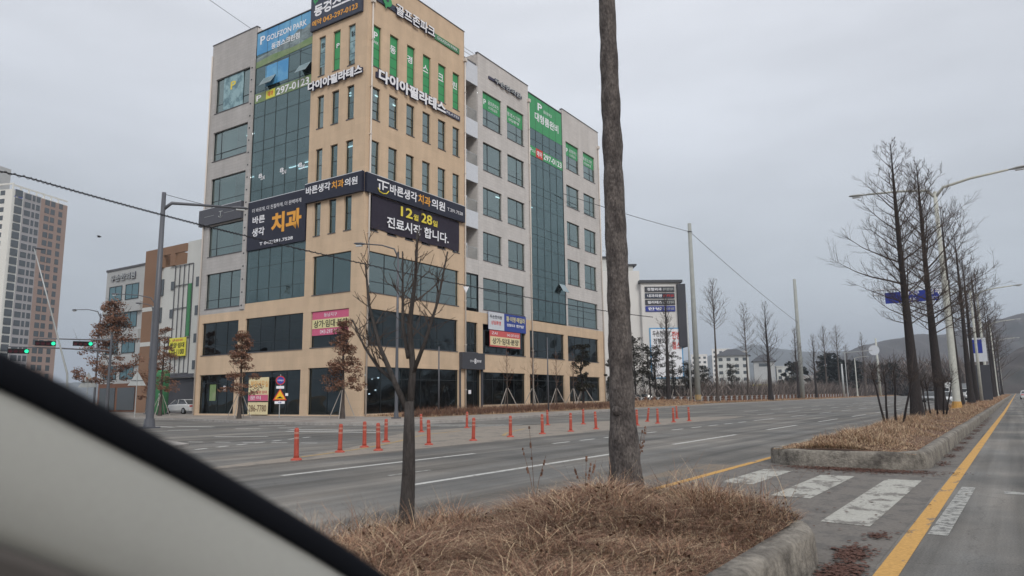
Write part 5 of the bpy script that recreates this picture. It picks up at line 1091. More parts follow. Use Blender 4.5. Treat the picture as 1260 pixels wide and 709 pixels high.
# median row
specs = [(-3.75, 36.4, 12.6, .235, 4.0, 3.2, 74, 'first bare tree of the median row beyond the crossing, darkest and tallest looking'),
         (-3.66, 47.5, 14.6, .27, 4.4, 4.3, 72, 'second bare tree of the median row, leaning trunk just left of the pale lamp post'),
         (-3.62, 63.9, 15.5, .25, 6.0, 3.8, 34, 'third bare tree of the median row, just right of the pale lamp post'),
         (-3.5, 77.8, 16.5, .27, 6.0, 4.0, 32, 'fourth bare tree of the median row')]
for k, (x, y, H, r0, cb, cr_, nb_, lab) in enumerate(specs):
    T, Cn = bare_tree(20 + k, H, r0, cb, cr_, nb_, 2, (0, 0), rmin=.0075 + .0025 * k, sub=14, up0=.34); mt = plant_tree(lab, (x, y, .3), T, Cn)
for k, (x, y, s) in enumerate(((-3.7, 93, 1.0), (-3.4, 108, 1.05), (-3.6, 126, 1.1), (-3.3, 146, 1.0), (-3.5, 170, 1.1), (-3.5, 198, 1.05), (-3.4, 235, 1.1))):
    copy_tree(mt, (x, y, .3), 1.1 * k + .5, 'bare tree in the far part of the median row, number %s along after the fourth' % ['one', 'two', 'three', 'four', 'five', 'six', 'seven'][k], 'bare trees on the median', (s, s, s))
# pruned multi-stem shrubs on the median
def stems(seed, h, n, spread):
    r = random.Random(seed); T = MB(); Cn = MB()
    for k in range(n):
        x = (k - (n - 1) / 2) * spread + r.uniform(-.05, .05); a = r.uniform(-.35, .35); y = r.uniform(-.3, .3)
        x0 = x * .55; vx = (x - x0) * 1.2 + a * .5; P = [Vector((x0, y, 0)), Vector((x0 + vx * .35, y, h * .35)), Vector((x0 + vx * .7, y + .05, h * .7)), Vector((x0 + vx, y, h))]; T.tube(P, [.045, .036, .032, .02], 6)
        for q in range(22):
            s = P[2].lerp(P[3], r.random()); d = Vector((r.uniform(-1, 1), r.uniform(-1, 1), r.uniform(.1, 1.5))).normalized(); l = r.uniform(.3, .9); Cn.tube([s, s + d * l], [.009, .004], 3, False)
            for w_ in range(2): s2 = s + d * l * r.uniform(.3, .9); d2 = (d + Vector((r.uniform(-1, 1), r.uniform(-1, 1), r.uniform(0, .8)))).normalized(); Cn.tube([s2, s2 + d2 * l * .5], [.006, .003], 3, False)
    return T, Cn
T, Cn = stems(1, 1.9, 4, .62); plant_tree('clump of four pruned bare stems left of the first median tree', (-3.72, 29.4, .3), T, Cn, name='pruned_shrub', rz=-.5)
T, Cn = stems(2, 1.7, 5, .3); plant_tree('tight clump of pruned stems with red buds between the first two median trees', (-3.3, 40.2, .3), T, Cn, name='pruned_shrub', rz=-.5)
# far pavement row of metasequoias
far = [(829, -39.3, 93.6, 15.2, 2.2, .34, 6.0, 'dark trunked bare tree in front of the stacked signboards'), (885, -39.3, 113.4, 19.2, 3.4, .24, 11.5, 'tall narrow bare tree just right of the utility pole'),
       (921, -41, 135, 17.7, 3.2, .2, 8.5, 'slim pale bare tree in front of the hipped roof building'), (950, -38.4, 140, 18, 3.9, .42, 6.0, 'full dark bare tree with broad conical crown behind the fence'),
       (983, -39, 164, 15.0, 2.6, .3, 5.0, 'bare tree left of the straight grey pole'), (1006, -39, 181, 14.8, 2.6, .3, 5.0, 'narrow bare tree right of the straight grey pole'),
       (1019, -44, 218, 19.6, 3.2, .3, 11.0, 'left one of two tall thin trees rising over the dark pines'), (1035, -44, 236, 20.9, 3.6, .3, 12.0, 'right one of two tall thin trees rising over the dark pines'),
       (1066, -39, 249, 19.6, 3.0, .34, 7.0, 'bare tree behind the round sign back'), (1050, -46, 262, 17, 3.0, .34, 7.0, 'faint bare tree left of the round sign back')]
for k, (px, x, y, H, cr_, r0, cb, lab) in enumerate(far):
    T, Cn = bare_tree(60 + k, H, r0, cb, cr_, (80 if k == 0 else 52), 1, (0, 0), rmin=.026 if k > 3 else .02, sub=6, up0=.55, ltip=.9)
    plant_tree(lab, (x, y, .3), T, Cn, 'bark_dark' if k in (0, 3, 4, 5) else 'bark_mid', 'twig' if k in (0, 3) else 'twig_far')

def leaf_cloud(b, c, rad, n, size, r, flat=.7):
    for k in range(n):
        while True:
            d = Vector((r.uniform(-1, 1), r.uniform(-1, 1), r.uniform(-1, 1)))
            if d.length < 1: break
        p = Vector(c) + Vector((d.x * rad, d.y * rad, d.z * rad * flat)); a = Vector((r.uniform(-1, 1), r.uniform(-1, 1), r.uniform(-1, 1))).normalized(); u = a.cross(Vector((.3, .5, .8))).normalized(); s = size * r.uniform(.6, 1.4)
        b.face((b.V(p - u * s), b.V(p + a * s * .7), b.V(p + u * s), b.V(p - a * s * .6)))
def oak(seed, H, cr_, label, loc, dens=1.0, stakes=True, cb=None):
    r = random.Random(seed); T, Cn = bare_tree(seed, H, .10 + H * .006, cb or H * .28, cr_, 26, 1, (0, 0), rmin=.014, sub=3, up0=.35)
    t = thing('oak_tree', label, 'tree', loc); T.build('trunk', 'bark_mid', t, smooth=True); Cn.build('limbs', 'twig', t)
    b = MB(); cb = cb or H * .28
    for k in range(int(80 * dens)):
        tt = r.random(); z = cb + (H - cb) * tt; R0 = cr_ * (1 - .75 * tt) * r.uniform(.2, .95); a = r.uniform(0, 6.28)
        leaf_cloud(b, (math.cos(a) * R0, math.sin(a) * R0, z), r.uniform(.26, .46) * (H / 6.4) ** .6, 80, .062 * (1 + .4 * (H > 9)), r, .55)
    b.build('foliage', 'oak_leaf', t)
    if stakes:
        for q in range(4): a = q * PI / 2 + .6; b = MB(); b.tube([(math.cos(a) * .9, math.sin(a) * .9, 0), (math.cos(a) * .12, math.sin(a) * .12, 1.9)], .03, 5); b.build('support_stake', 'stake', t)
    return t
oak(31, 6.3, 1.5, 'rust leaved young oak left of the sales office banner', (-46.6, 31.75, .12))
oak(32, 6.7, 1.6, 'rust leaved young oak at the corner of the beige building', (-37.8, 33.7, .12), 1.15)
oak(33, 11.0, 3.8, 'largest rust leaved oak by the green traffic lights', (-70.6, 33.9, .12), 1.9, False, 3.0)
oak(34, 7.9, 2.0, 'rust leaved oak behind the dark lamp post', (-63.9, 35.4, .12), .9)
oak(35, 5.0, 1.8, 'low rust leaved tree behind the right triangular sign', (-74.5, 40.5, .12), .7)
def pine(seed, H, w, label, loc, stakes=True, group=None, leaf='pine_leaf', n=26, sz=.10, dens=110):
    r = random.Random(seed); t = thing('pine_tree', label, 'tree', loc, 0, group); b = MB(); P = [(0, 0, 0), (r.uniform(-.15, .15), .1, H * .3), (r.uniform(-.4, .4), r.uniform(-.2, .2), H * .6), (r.uniform(-.3, .3), 0, H * .92)]
    b.tube(P, [.13, .11, .08, .03], 7); b.build('trunk', 'bark_dark', t)
    L = MB(); B = MB()
    for k in range(n):
        tt = r.uniform(.0, 1); z = H * (.26 + .72 * tt); R0 = w * (1 - .62 * tt) * r.uniform(.1, 1.05); a = r.uniform(0, 6.28); c = (math.cos(a) * R0 + P[2][0] * .5, math.sin(a) * R0, z + R0 * .1)
        leaf_cloud(L, c, w * r.uniform(.13, .27), dens, sz, r, .62); B.tube([(P[1][0] * .8 + P[2][0] * .4 * tt, .05, z - R0 * .45), c], [.035, .015], 4, False)
    L.build('foliage', leaf, t); B.build('limbs', 'bark_dark', t)
    if stakes:
        for q in range(3): a = q * 2.1 + .4; b = MB(); b.tube([(math.cos(a) * 1.4, math.sin(a) * 1.4, 0), (math.cos(a) * .15, math.sin(a) * .15, 2.1)], .045, 5); b.build('support_stake', 'stake', t)
    return t
pine(41, 6.6, 1.7, 'propped pine at the right end of the corner building ground floor', (-37.5, 66.5, .3), n=40, dens=60)
pine(42, 5.6, 1.3, 'second propped pine at the right end of the corner building', (-37.3, 73.5, .3), n=32, dens=60)
for k, (x, y, h_, lab) in enumerate(((-47, 128, 6.5, 'low dark pine behind the fence left of the first narrow bare tree'), (-49, 150, 7.5, 'dark pine behind the fence between two narrow bare trees'), (-48, 196, 7.0, 'dark pine behind the fence near the straight grey pole'), (-41.5, 86, 9.8, 'propped pine showing just right of the thick trunk'), (-42.6, 90.0, 9.4, 'open dark pine second right of the thick trunk'), (-42.5, 94.5, 8.4, 'dark pine left of the stacked signboards tree'), (-43.5, 99, 8.6, 'dark pine under the white wall poster'), (-43, 104.5, 7.8, 'dark pine between the poster and the utility pole'), (-43.5, 112, 6.4, 'low pine right behind the utility pole'))):
    pine(43 + k, h_, 2.6, lab, (x, y, .2), n=56, sz=.095, dens=44)
# bare young saplings before the right facade
for k, (x, y) in enumerate(((-36.3, 51.0), (-36.6, 55.5), (-36.8, 60.0), (-37.0, 63.6))):
    T, Cn = bare_tree(90 + k, 5.6, .055, 1.8, 1.3, 22, 1, (0, 0), rmin=.011, sub=4, up0=.7)
    tr = plant_tree(['thin staked sapling right of the entrance doors', 'thin staked sapling below the red bordered banner', 'thin staked sapling before the second grey pier', 'thin staked sapling left of the first propped pine'][k], (x, y, .3), T, Cn, 'bark_mid', 'darkbrown_wall', name='sapling')
    for q in range(3): a = q * 2.1 + .4 + k; b = MB(); b.tube([(math.cos(a) * 1.1, math.sin(a) * 1.1, -.1), (math.cos(a) * .08, math.sin(a) * .08, 1.9)], .035, 5); b.build('support_stake', 'stake', tr)
PG = ['%s dark pine of the distant grove, counted from the nearest' % q for q in 'first second third fourth fifth sixth seventh eighth ninth tenth eleventh twelfth thirteenth fourteenth'.split()]
# far pine grove, dark band above the far road
for k in range(14):
    r = random.Random(200 + k); 
    pine(200 + k, r.uniform(11, 16), r.uniform(5, 7), PG[k], (-48 - r.uniform(0, 14) + k * 1.0, 245 + k * 9 + r.uniform(-4, 4), .1), False, 'pines at the far end of the road', 'pine_far', 34, .45, 50)
# scrub behind the fence and beyond the far road end
def scrub(n, xf, yf, hlo, hhi, w, seed, label, m='brush', z0=.1):
    r = np.random.default_rng(seed); y = yf(r, n); x = xf(r, n, y); h = r.uniform(hlo, hhi, n) * r.uniform(.4, 1, n); ang = r.uniform(0, PI, n); lx = r.normal(0, .42, n) * h; ly = r.normal(0, .42, n) * h
    V = np.zeros((n, 3, 3), 'f'); dx = np.cos(ang) * w * (1 + .004 * y) / 2; dy = np.sin(ang) * w * (1 + .004 * y) / 2
    zb = z0 + h * r.uniform(0, .6, n) * (r.random(n) > .35)
    V[:, 0] = np.stack([x - dx, y - dy, zb], 1); V[:, 1] = np.stack([x + dx, y + dy, zb], 1); V[:, 2] = np.stack([x + lx, y + ly, z0 + h + .2], 1)
    F = np.arange(n * 3).astype('i'); me = bpy.data.meshes.new('scrub'); me.vertices.add(n * 3); me.vertices.foreach_set('co', V.ravel()); me.loops.add(n * 3); me.loops.foreach_set('vertex_index', F); me.polygons.add(n); me.polygons.foreach_set('loop_start', (np.arange(n) * 3).astype('i')); me.update(calc_edges=True)
    me.materials.append(M[m]); o = bpy.data.objects.new('scrub', me); COL.objects.link(o); return tag(o, label, 'scrub', kind='stuff')
scrub(30000, lambda r, n, y: -42.5 - (r.random(n) ** 1.3 * 24), lambda r, n: 104 + r.random(n) ** .9 * 210, 1.6, 6.0, .09, 5, 'tangle of bare brown undergrowth behind the fence posts')
scrub(5000, lambda r, n, y: -41.4 - r.random(n) * 2, lambda r, n: 84 + r.random(n) * 150, .5, 1.6, .07, 6, 'low bare hedge along the fence posts', 'brush')
scrub(22000, lambda r, n, y: -70 + r.random(n) * 58 , lambda r, n: 315 + r.random(n) * 160, 5, 19, .35, 7, 'distant mass of bare trees closing the view along the road', 'brush')
scrub(9000, lambda r, n, y: 14 + r.random(n) * 40, lambda r, n: -40 + r.random(n) * 400, 3, 9, .16, 8, 'bare scrub beyond the near pavement', 'brush')
scrub(7000, lambda r, n, y: -34.2 - r.random(n) ** 1.2 * 2.0 + (y - 38) * -.02, lambda r, n: 37.5 + r.random(n) * 34, .25, .75, .03, 9, 'low clipped bare hedge in front of the right facade', 'straw_dark', .15)

# ================================================================== STREET FURNITURE
def build_bollard():
    t = thing('bollard', 'x', 'bollard'); b = MB(); b.tube([(0, 0, 0), (0, 0, .03), (0, 0, .06)], [.14, .13, .07], 14); b.build('base', 'bollard', t)
    b = MB(); b.tube([(0, 0, .05), (0, 0, .12), (0, 0, .4), (0, 0, .70), (0, 0, .75), (0, 0, .765)], [.07, .060, .058, .056, .050, .03], 14); b.build('post', 'bollard', t, smooth=True)
    for z in (.50, .62): b = MB(); b.tube([(0, 0, z), (0, 0, z + .05)], .0605, 14); b.build('reflective_band', 'reflector', t)
    return t
BP = [(-14.38, 11.41), (-15.35, 13.63), (-16.21, 15.35), (-14.85, 14.59), (-17.43, 17.47), (-21.01, 23.16), (-15.15, 17.05), (-21.73, 27.17), (-15.2, 19.35), (-15.3, 21.67), (-15.33, 23.88), (-19.71, 31.21), (-15.28, 25.97), (-18.58, 32.87), (-15.33, 28.25), (-15.3, 32.36), (-17.0, 37.29), (-15.33, 34.88), (-15.21, 36.68), (-17.39, 42.48), (-15.09, 38.6)]
BL = ['nearest orange bollard, alone at the left tip of the painted island', 'second orange bollard from the left, left of the yellow curve', 'third orange bollard from the left, set back on the curved row', 'fourth orange bollard from the left, nearer of an overlapping pair', 'fifth orange bollard from the left, farther of an overlapping pair', 'orange bollard half hidden by the forked tree, on the curved row', 'orange bollard just right of the forked tree', 'far orange bollard right of the forked tree near the hedge', 'orange bollard right of the yellow curve', 'orange bollard midway between forked tree and thick trunk on the straight row', 'orange bollard on the straight row, fourth left of the thick trunk', 'far orange bollard on the curved row, left of two left of the trunk', 'orange bollard on the straight row, second left of the thick trunk', 'far orange bollard on the curved row nearest the trunk on its left', 'orange bollard immediately left of the thick trunk', 'orange bollard immediately right of the thick trunk', 'leaning orange bollard set back right of the thick trunk', 'third orange bollard right of the thick trunk', 'orange bollard in the tight pair near the end of the island, front one', 'orange bollard in the tight pair near the end of the island, rear one', 'last orange bollard at the right end of the island']
b0 = build_bollard(); b0.location = (*BP[0], LV); b0['label'] = BL[0]; b0['group'] = 'orange bollards round the painted island'; b0.rotation_euler = (.01, -.015, 0)
for k in range(1, len(BP)):
    c = copy_tree(b0, (*BP[k], LV), 1.3 * k, BL[k]); c.rotation_euler = (random.uniform(-.03, .03) + (.16 if k == 16 else 0), random.uniform(-.03, .03) - (.1 if k == 16 else 0), 1.3 * k)

def lamp_head(b, p, d, l=.8, w=.17):
    d = Vector(d).normalized(); s = Vector((0, 0, 1)).cross(d).normalized(); p = Vector(p); u = d.cross(s)
    sec = [(0, .05, .04), (.15, .09, .07), (.4, w, .10), (.8, w * .95, .08), (1.0, w * .4, .03)]; rings = []
    for t, hw, hh in sec:
        c = p + d * l * t; rings.append([b.V(c + s * hw * math.cos(a) + u * hh * math.sin(a)) for a in [2 * PI * k / 8 for k in range(8)]])
    for i in range(len(rings) - 1):
        for j in range(8): b.face((rings[i][j], rings[i][(j + 1) % 8], rings[i + 1][(j + 1) % 8], rings[i + 1][j]))
    b.face(rings[0][::-1]); b.face(rings[-1])
def street_lamp(label, loc, h, r, arms, m, hl=.9, base=None, top=0.0, rotx=None):
    """arms: list of (dx,dy,dz) end offsets from the pole top"""
    t = thing('street_lamp', label, 'street lamp', loc); b = MB(); b.tube([(0, 0, 0), (0, 0, .3), (0, 0, h * .5), (0, 0, h + top)], [r * 1.25, r * 1.1, r * .85, r * .6], 12); b.build('pole', m, t, smooth=True)
    b = MB(); b.cbox((0, 0, .04), (r * 2.1, r * 2.1, .04)); b.tube([(0, 0, .08), (0, 0, .5)], [r * 1.6, r * 1.3], 12); b.build('base', base or m, t)
    for dx, dy, dz in arms:
        L = math.hypot(dx, dy); b = MB(); b.tube([(0, 0, h - .4), (dx * .12, dy * .12, h + dz * .3), (dx * .5, dy * .5, h + dz * .75), (dx, dy, h + dz)], [r * .55, r * .5, r * .42, r * .35], 8); a = b.build('arm', m, t, smooth=True)
        b = MB(); lamp_head(b, (dx, dy, h + dz), (dx, dy, dz * .4), hl, hl * .2); hd = b.build('lamp_head', 'galv' if m != 'metal_grey' else m, t, smooth=True)
        b = MB(); d = Vector((dx, dy, 0)).normalized(); b.cbox((dx + d.x * hl * .55, dy + d.y * hl * .55, h + dz - .09), (hl * .24, .1, .05), math.atan2(dy, dx)); b.build('lens', 'lamp_lens', hd)
    return t
street_lamp('dark grey lamp post with one long arm, left of the corner building', (-38.74, 20.9, 0), 12.6, .19, [(1.9, 3.0, .06)], 'metal_grey', 1.0, top=.6)
street_lamp('dark lamp post before the beige corner, arm pointing left', (-34.0, 35.0, .12), 11.3, .11, [(-2.45, -.75, .75)], 'metal_grey', .9)
street_lamp('pale double armed lamp post on the median, base painted yellow', (-3.38, 56.26, .3), 14.9, .20, [(-4.3, 0.0, .55), (4.3, 0, .75)], 'pale_pole', 1.15, 'line_yellow')
street_lamp('second double armed lamp post on the median further along', (-3.4, 120, .3), 14.9, .2, [(-4.3, 0, .5), (4.3, 0, .7)], 'pale_pole', 1.1)
street_lamp('third double armed lamp post on the median', (-3.4, 178, .3), 14.9, .2, [(-4.3, 0, .5), (4.3, 0, .7)], 'pale_pole', 1.1)
street_lamp('fourth and smallest double armed lamp post on the median', (-3.4, 240, .3), 14.9, .2, [(-4.3, 0, .5), (4.3, 0, .7)], 'pale_pole', 1.1)
street_lamp('far lamp post with short arm just left of the round sign back', (-39.6, 238, .3), 11.6, .2, [(3.2, -1, .3)], 'pale_pole', 1.0)
street_lamp('far left lamp post over the rust leaved oak, arm to the left', (-79.0, 36.6, .12), 10.6, .11, [(-6.0, .2, .9)], 'metal_grey', 1.0)
street_lamp('lamp post in front of the brown bay with two step arm', (-74.5, 40.0, .12), 12.0, .12, [(-4.6, -1.6, .9)], 'metal_grey', 1.0)
street_lamp('shorter lamp post beside the brown bay', (-76.0, 40.6, .12), 11.4, .10, [(-1.5, -.5, .5)], 'metal_grey', .8)
# leaning lamp post seen over the pillar
t = thing('street_lamp', 'leaning slender lamp post in front of the white tower', 'street lamp', (-64.3, 27.8, 0)); b = MB(); b.tube([(0, 0, 0), (-.0, -.3, 3.8), (-.6, -1.7, 9), (-1.2, -3.1, 14.1)], [.10, .085, .06, .045], 8); b.build('pole', 'galv', t, smooth=True); b = MB(); lamp_head(b, (-1.2, -3.1, 14.1), (.6, .5, -.1), .9, .2); b.build('lamp_head', 'metal_grey', t)
def pole(label, loc, h, r, m, name='utility_pole', extra=None):
    t = thing(name, label, 'pole', loc); b = MB(); b.tube([(0, 0, 0), (0, 0, h * .5), (0, 0, h)], [r, r * .85, r * .65], 10); b.build('shaft', m, t, smooth=True)
    if extra: extra(t)
    return t
def pole_bits(t):
    b = MB(); b.tube([(0, 0, 26.0), (0, 0, 26.15)], .34, 10); b.build('clamp', 'metal_grey', t)
    b = MB(); b.tube([(0, 0, .5), (0, 0, 1.25)], .47, 10); b.build('warning_wrap', 'line_yellow_faint', t)
pole('tall concrete utility pole right of the white block', (-39, 103.8, .2), 27.4, .42, 'concrete_pole', extra=pole_bits)
pole('thin grey pole close left of the tall utility pole', (-39, 101.0, .2), 14.8, .16, 'galv')
pole('straight tapering grey pole among the far bare trees', (-39.2, 168.4, .2), 27.0, .5, 'concrete_pole')
pole('short pale pole with a white plate on the far pavement', (-39, 214, .2), 9.2, .3, 'galv')
pole('far pale pole left of the first median tree', (-39, 278, .2), 20.0, .45, 'pale_pole')
pole('slim dark pole before the large corner windows, light lower half', (-35.9, 41.5, .12), 5.2, .07, 'metal_grey', 'sign_pole')
pole('thin dark pole before the second grey pier', (-34.3, 54.5, .12), 6.6, .07, 'metal_grey', 'sign_pole')
pole('thin pole on the median beyond the pale lamp post', (-3.2, 92, .3), 12, .16, 'pale_pole')
# signboard with utility box on median
t = thing('median_cabinet', 'dark cabinet with blue and white sign between far median trees', 'cabinet', (-3.4, 101, .3)); b = MB(); b.box(-1.0, 1.0, -.3, .3, 0, 4.2); b.build('body', 'charcoal_wall', t); b = MB(); b.box(-1.0, .9, -.34, -.3, 4.6, 7.4); b.build('sign_plate', 'white_panel', t); b = MB(); b.box(-.55, .5, -.36, -.34, 5.6, 7.2); b.build('arrow_panel', 'road_blue', t); b = MB(); b.tube([(0, 0, 4.2), (0, 0, 7.4)], .06, 6); b.build('post', 'galv', t)
# blue overhead road sign on an arm from the median lamp post
t = thing('road_sign', 'blue direction sign hanging on a white arm behind the median trees', 'road sign', (-3.38, 58.2, .3)); b = MB(); b.tube([(0, 0, 0), (0, 0, 8.9)], [.15, .11], 10); b.build('post', 'pale_pole', t); b = MB(); b.tube([(0, 0, 8.6), (-4.6, 0, 8.6)], .07, 8); b.tube([(0, 0, 8.25), (-4.6, 0, 8.25)], .05, 8); b.build('arm', 'white_panel', t)
b = MB(); b.box(-3.9, -.5, -.12, -.07, 7.55, 8.35); b.build('panel', 'road_blue', t)
b = MB(); b.text('동남지구', -2.9, -1.7, 8.0, 8.35, -.13); b.text('청주', -1.2, -.3, 8.0, 8.35, -.13); b.text('PARK', -2.7, -1.9, 7.65, 7.85, -.13, 0); b.text('GOLF', -1.1, -.4, 7.65, 7.85, -.13, 0); b.build('lettering', 'white_letter', t)
t = thing('road_sign', 'round pale sign back on a long arm over the far carriageway', 'road sign', (-38.2, 215, .2)); b = MB(); b.tube([(0, 0, 0), (0, 0, 12.4)], .12, 8); b.build('post', 'galv', t); b = MB(); b.tube([(-.5, 0, 12.2), (7.0, 0, 12.6)], .1, 8); b.build('arm', 'galv', t); b = MB(); b.tube([(7.4, 0, 12.6), (7.4, .1, 12.6)], 1.35, 20); b.build('disc', 'white_panel', t)
# no-parking and speed bump signs on one post
RS = -.62 + PI / 1 * 0
t = thing('road_sign', 'post with round blue no parking disc over a yellow speed bump triangle', 'road sign', (-45.1, 34.1, .12), .92)
# local -y faces the camera
b = MB(); b.tube([(0, 0, 0), (0, 0, 3.2)], .035, 8); b.build('post', 'galv', t)
def disc(b, x, z, r, y, n=24, th=.02): b.tube([(x, y, z), (x, y - th, z)], r, n)
b = MB(); disc(b, 0, 2.75, .33, -.04); q = b.build('no_parking_disc', 'red', t); b = MB(); disc(b, 0, 2.75, .26, -.06, th=.006); b.build('disc_face', 'sign_blue', q); b = MB(); b.text('주정차금지', -.22, .22, 2.69, 2.81, -.072); b.build('lettering', 'white_letter', q)
b = MB(); b.box(-.28, .28, -.06, -.04, 2.14, 2.34); b.build('plate', 'white_letter', t)
def tri(b, x, z, s, y, th=.02):
    h = s * .87; P = [(x - s / 2, z), (x + s / 2, z), (x, z + h)]; a = [b.V((p[0], y - th, p[1])) for p in P]; c = [b.V((p[0], y, p[1])) for p in P]; b.face(a); b.face(c[::-1])
    for k in range(3): b.face((a[k], c[k], c[(k + 1) % 3], a[(k + 1) % 3]))
b = MB(); tri(b, 0, 1.28, 1.0, -.04); q = b.build('warning_triangle', 'red', t); b = MB(); tri(b, 0, 1.36, .76, -.062, .004); b.build('triangle_face', 'warn_yellow', q)
b = MB(); b.face([b.V((x, -.072, z)) for x, z in ((-.2, 1.42), (.2, 1.42), (.2, 1.46), (.1, 1.5), (.05, 1.56), (-.05, 1.56), (-.1, 1.5), (-.2, 1.46))]); b.build('hump_symbol', 'black', q)
b = MB(); b.box(-.36, .36, -.06, -.04, 1.02, 1.22); q = b.build('plate', 'white_letter', t); b = MB(); b.text('서행', -.12, .12, 1.06, 1.18, -.07); b.build('lettering', 'sign_blue', q)
b = MB(); b.box(.38, .58, -.06, -.04, 1.6, 1.8); b.build('plate', 'white_letter', t)
for lab, loc, h, s in (('grey back of a triangular sign on a thin post, right one', (-63.3, 32.8, .12), 4.0, 1.45), ('grey back of a triangular sign on a thin post, left one above the pillar', (-70.5, 32.0, .12), 4.1, 1.6)):
    t = thing('road_sign', lab, 'road sign', loc, 1.0); b = MB(); b.tube([(0, 0, 0), (0, 0, h - .1)], .04, 8); b.build('post', 'galv', t); b = MB(); tri(b, 0, h - s * .9, s, .05, .02); b.build('triangle', 'galv', t); b = MB(); b.box(-s * .32, s * .32, -.0, .028, h - s * .62, h - s * .58); b.build('bracket', 'metal_grey', t)
# traffic lights on two mast arms
def signal(label, loc, rz):
    t = thing('traffic_light', label, 'traffic light', loc, rz); b = MB(); b.box(-.75, .75, -.12, .12, -.2, .2); b.build('housing', 'black', t)
    for k, m in enumerate(('dark_lamp', 'dark_lamp', 'dark_lamp', 'green_lamp')):
        x = -.56 + k * .375; b = MB(); b.tube([(x, -.12, 0), (x, -.15, 0)], .15, 14); q = b.build('lamp', m, t); b = MB(); b.tube([(x, -.13, .0), (x, -.3, .0)], .165, 10, False); b.build('visor', 'black', q)
for lab, p in (('green lit traffic light lowest at the left, just above the pillar', (-67.8, 25.1, 5.7)), ('green lit traffic light in front of the brown flank of the tower', (-67.1, 26.8, 6.4)), ('green lit traffic light against the rust leaved oak', (-66.0, 29.3, 6.45))): signal(lab, p, 1.2)
t = thing('signal_mast', 'dark mast with two horizontal arms carrying the traffic lights', 'pole', (-65.0, 31.2, .1)); b = MB(); b.tube([(0, 0, 0), (0, 0, 7.2)], [.13, .1], 10); b.build('post', 'metal_grey', t); b = MB(); b.tube([(0, 0, 6.75), (-.9, -1.9, 6.7), (-2.5, -5.2, 6.72)], [.07, .06, .04], 8); b.build('arm', 'metal_grey', t); b = MB(); b.tube([(0, 0, 5.75), (-1.5, -3.2, 5.9), (-3.2, -6.8, 5.98)], [.07, .06, .04], 8); b.build('arm', 'metal_grey', t)
# green advertising tube
t = thing('advertising_tube', 'tall translucent green advertising tube with vertical white letters behind the dark lamp post', 'advertisement', (-69.6, 38.6, .12), .9)
b = MB(); b.tube([(0, 0, 0), (0, 0, .4), (0, 0, 3.9), (0, 0, 4.2)], [.45, .62, .66, .6], 18); b.build('tube', 'balloon_green', t, smooth=True); b = MB(); b.tube([(0, 0, 4.2), (0, 0, 4.35)], [.6, .45], 18); b.build('cap', 'green_film', t)
for k, ch in enumerate('동경스크린'): b = MB(); b.text(ch, -.16, .16, 2.9 - k * .5, 3.2 - k * .5, -.72); b.build('lettering', 'white_letter', t)
# fence
t = thing('post_fence', 'long low fence of dark and white posts with thin rails along the far pavement', 'fence', (-40.9, 84, .25)); dk = None; wt = None
for k in range(96):
    y = k * 1.35 * (1 + .0015 * k)
    if k % 2 == 0:
        if dk is None: b = MB(); b.box(-.16, .16, -.16, .16, 0, 1.0); dk = b.build('post', 'darkbrown_wall', t); o = dk
        else: o = dk.copy(); COL.objects.link(o); o.parent = t
    else:
        if wt is None: b = MB(); b.box(-.05, .05, -.05, .05, 0, .85); b.box(-.05, .05, .05, .35, .78, .86); wt = b.build('post', 'white_panel', t); o = wt
        else: o = wt.copy(); COL.objects.link(o); o.parent = t
    o.location = (0, y, 0)
for z in (.45, .88): b = MB(); b.box(-.03, .03, 0, 148, z, z + .06); b.build('rail', 'stake', t)

# cables
def cable(label, pts, r, twist=False, n=60):
    b = MB(); P = []
    for k in range(n + 1):
        t = k / n * (len(pts) - 1); i = min(int(t), len(pts) - 2); f = t - i; a, c = Vector(pts[i]), Vector(pts[i + 1]); p = a.lerp(c, f); p.z -= 4 * f * (1 - f) * (c - a).length * .006; P.append(p)
    b.tube(P, r, 5, False); t = None
    o = b.build('overhead_cable', 'cable'); tag(o, label, 'cable'); 
    if twist:
        b = MB(); m = 1500; Q = []
        for k in range(m):
            f = k / m * n; i = min(int(f), n - 1); p = P[i].lerp(P[i + 1], f - i); a = k * .9; Q.append(p + Vector((math.cos(a) * r * 2.2, 0, math.sin(a) * r * 2.2)))
        b.tube(Q, r * .6, 3, False); w = b.build('binding', 'cable', o)
    return o
cable('thick twisted cable crossing the picture past the corner building', [(-33, -6, 11.4), (-33, 12, 10.75), (-33, 22, 10.15), (-33, 45, 9.75), (-33, 75, 10.2)], .028, True)
cable('thin cable rising to the roof of the corner building from upper left', [(-30, 2, 24.5), on_L(-15.0, 36.0, .2)[0]], .02)
cable('thin cable from the corner building roof edge down to the tall utility pole', [(-41.5, 70, 25.0), (-39, 103.8, 26.3), (-39, 168, 17.2)], .035)
cable('thin stay cable from the dark lamp post top toward the facade', [(-38.7, 20.9, 13.1), (-37.6, 22.9, 12.7)], .015)
o = MB(); o.face([o.V(p) for p in ((-.25, 0, 0), (.25, 0, 0), (0, 0, -.5))]); o.face([o.V(p) for p in ((-.25, .03, 0), (0, .03, -.5), (.25, .03, 0))]); q = o.build('cable_marker', 'white_letter'); q.location = (-33, 41.2, 9.65); q.rotation_euler = (0, 0, 1.2); tag(q, 'small white triangular tag hanging on the twisted cable', 'marker')

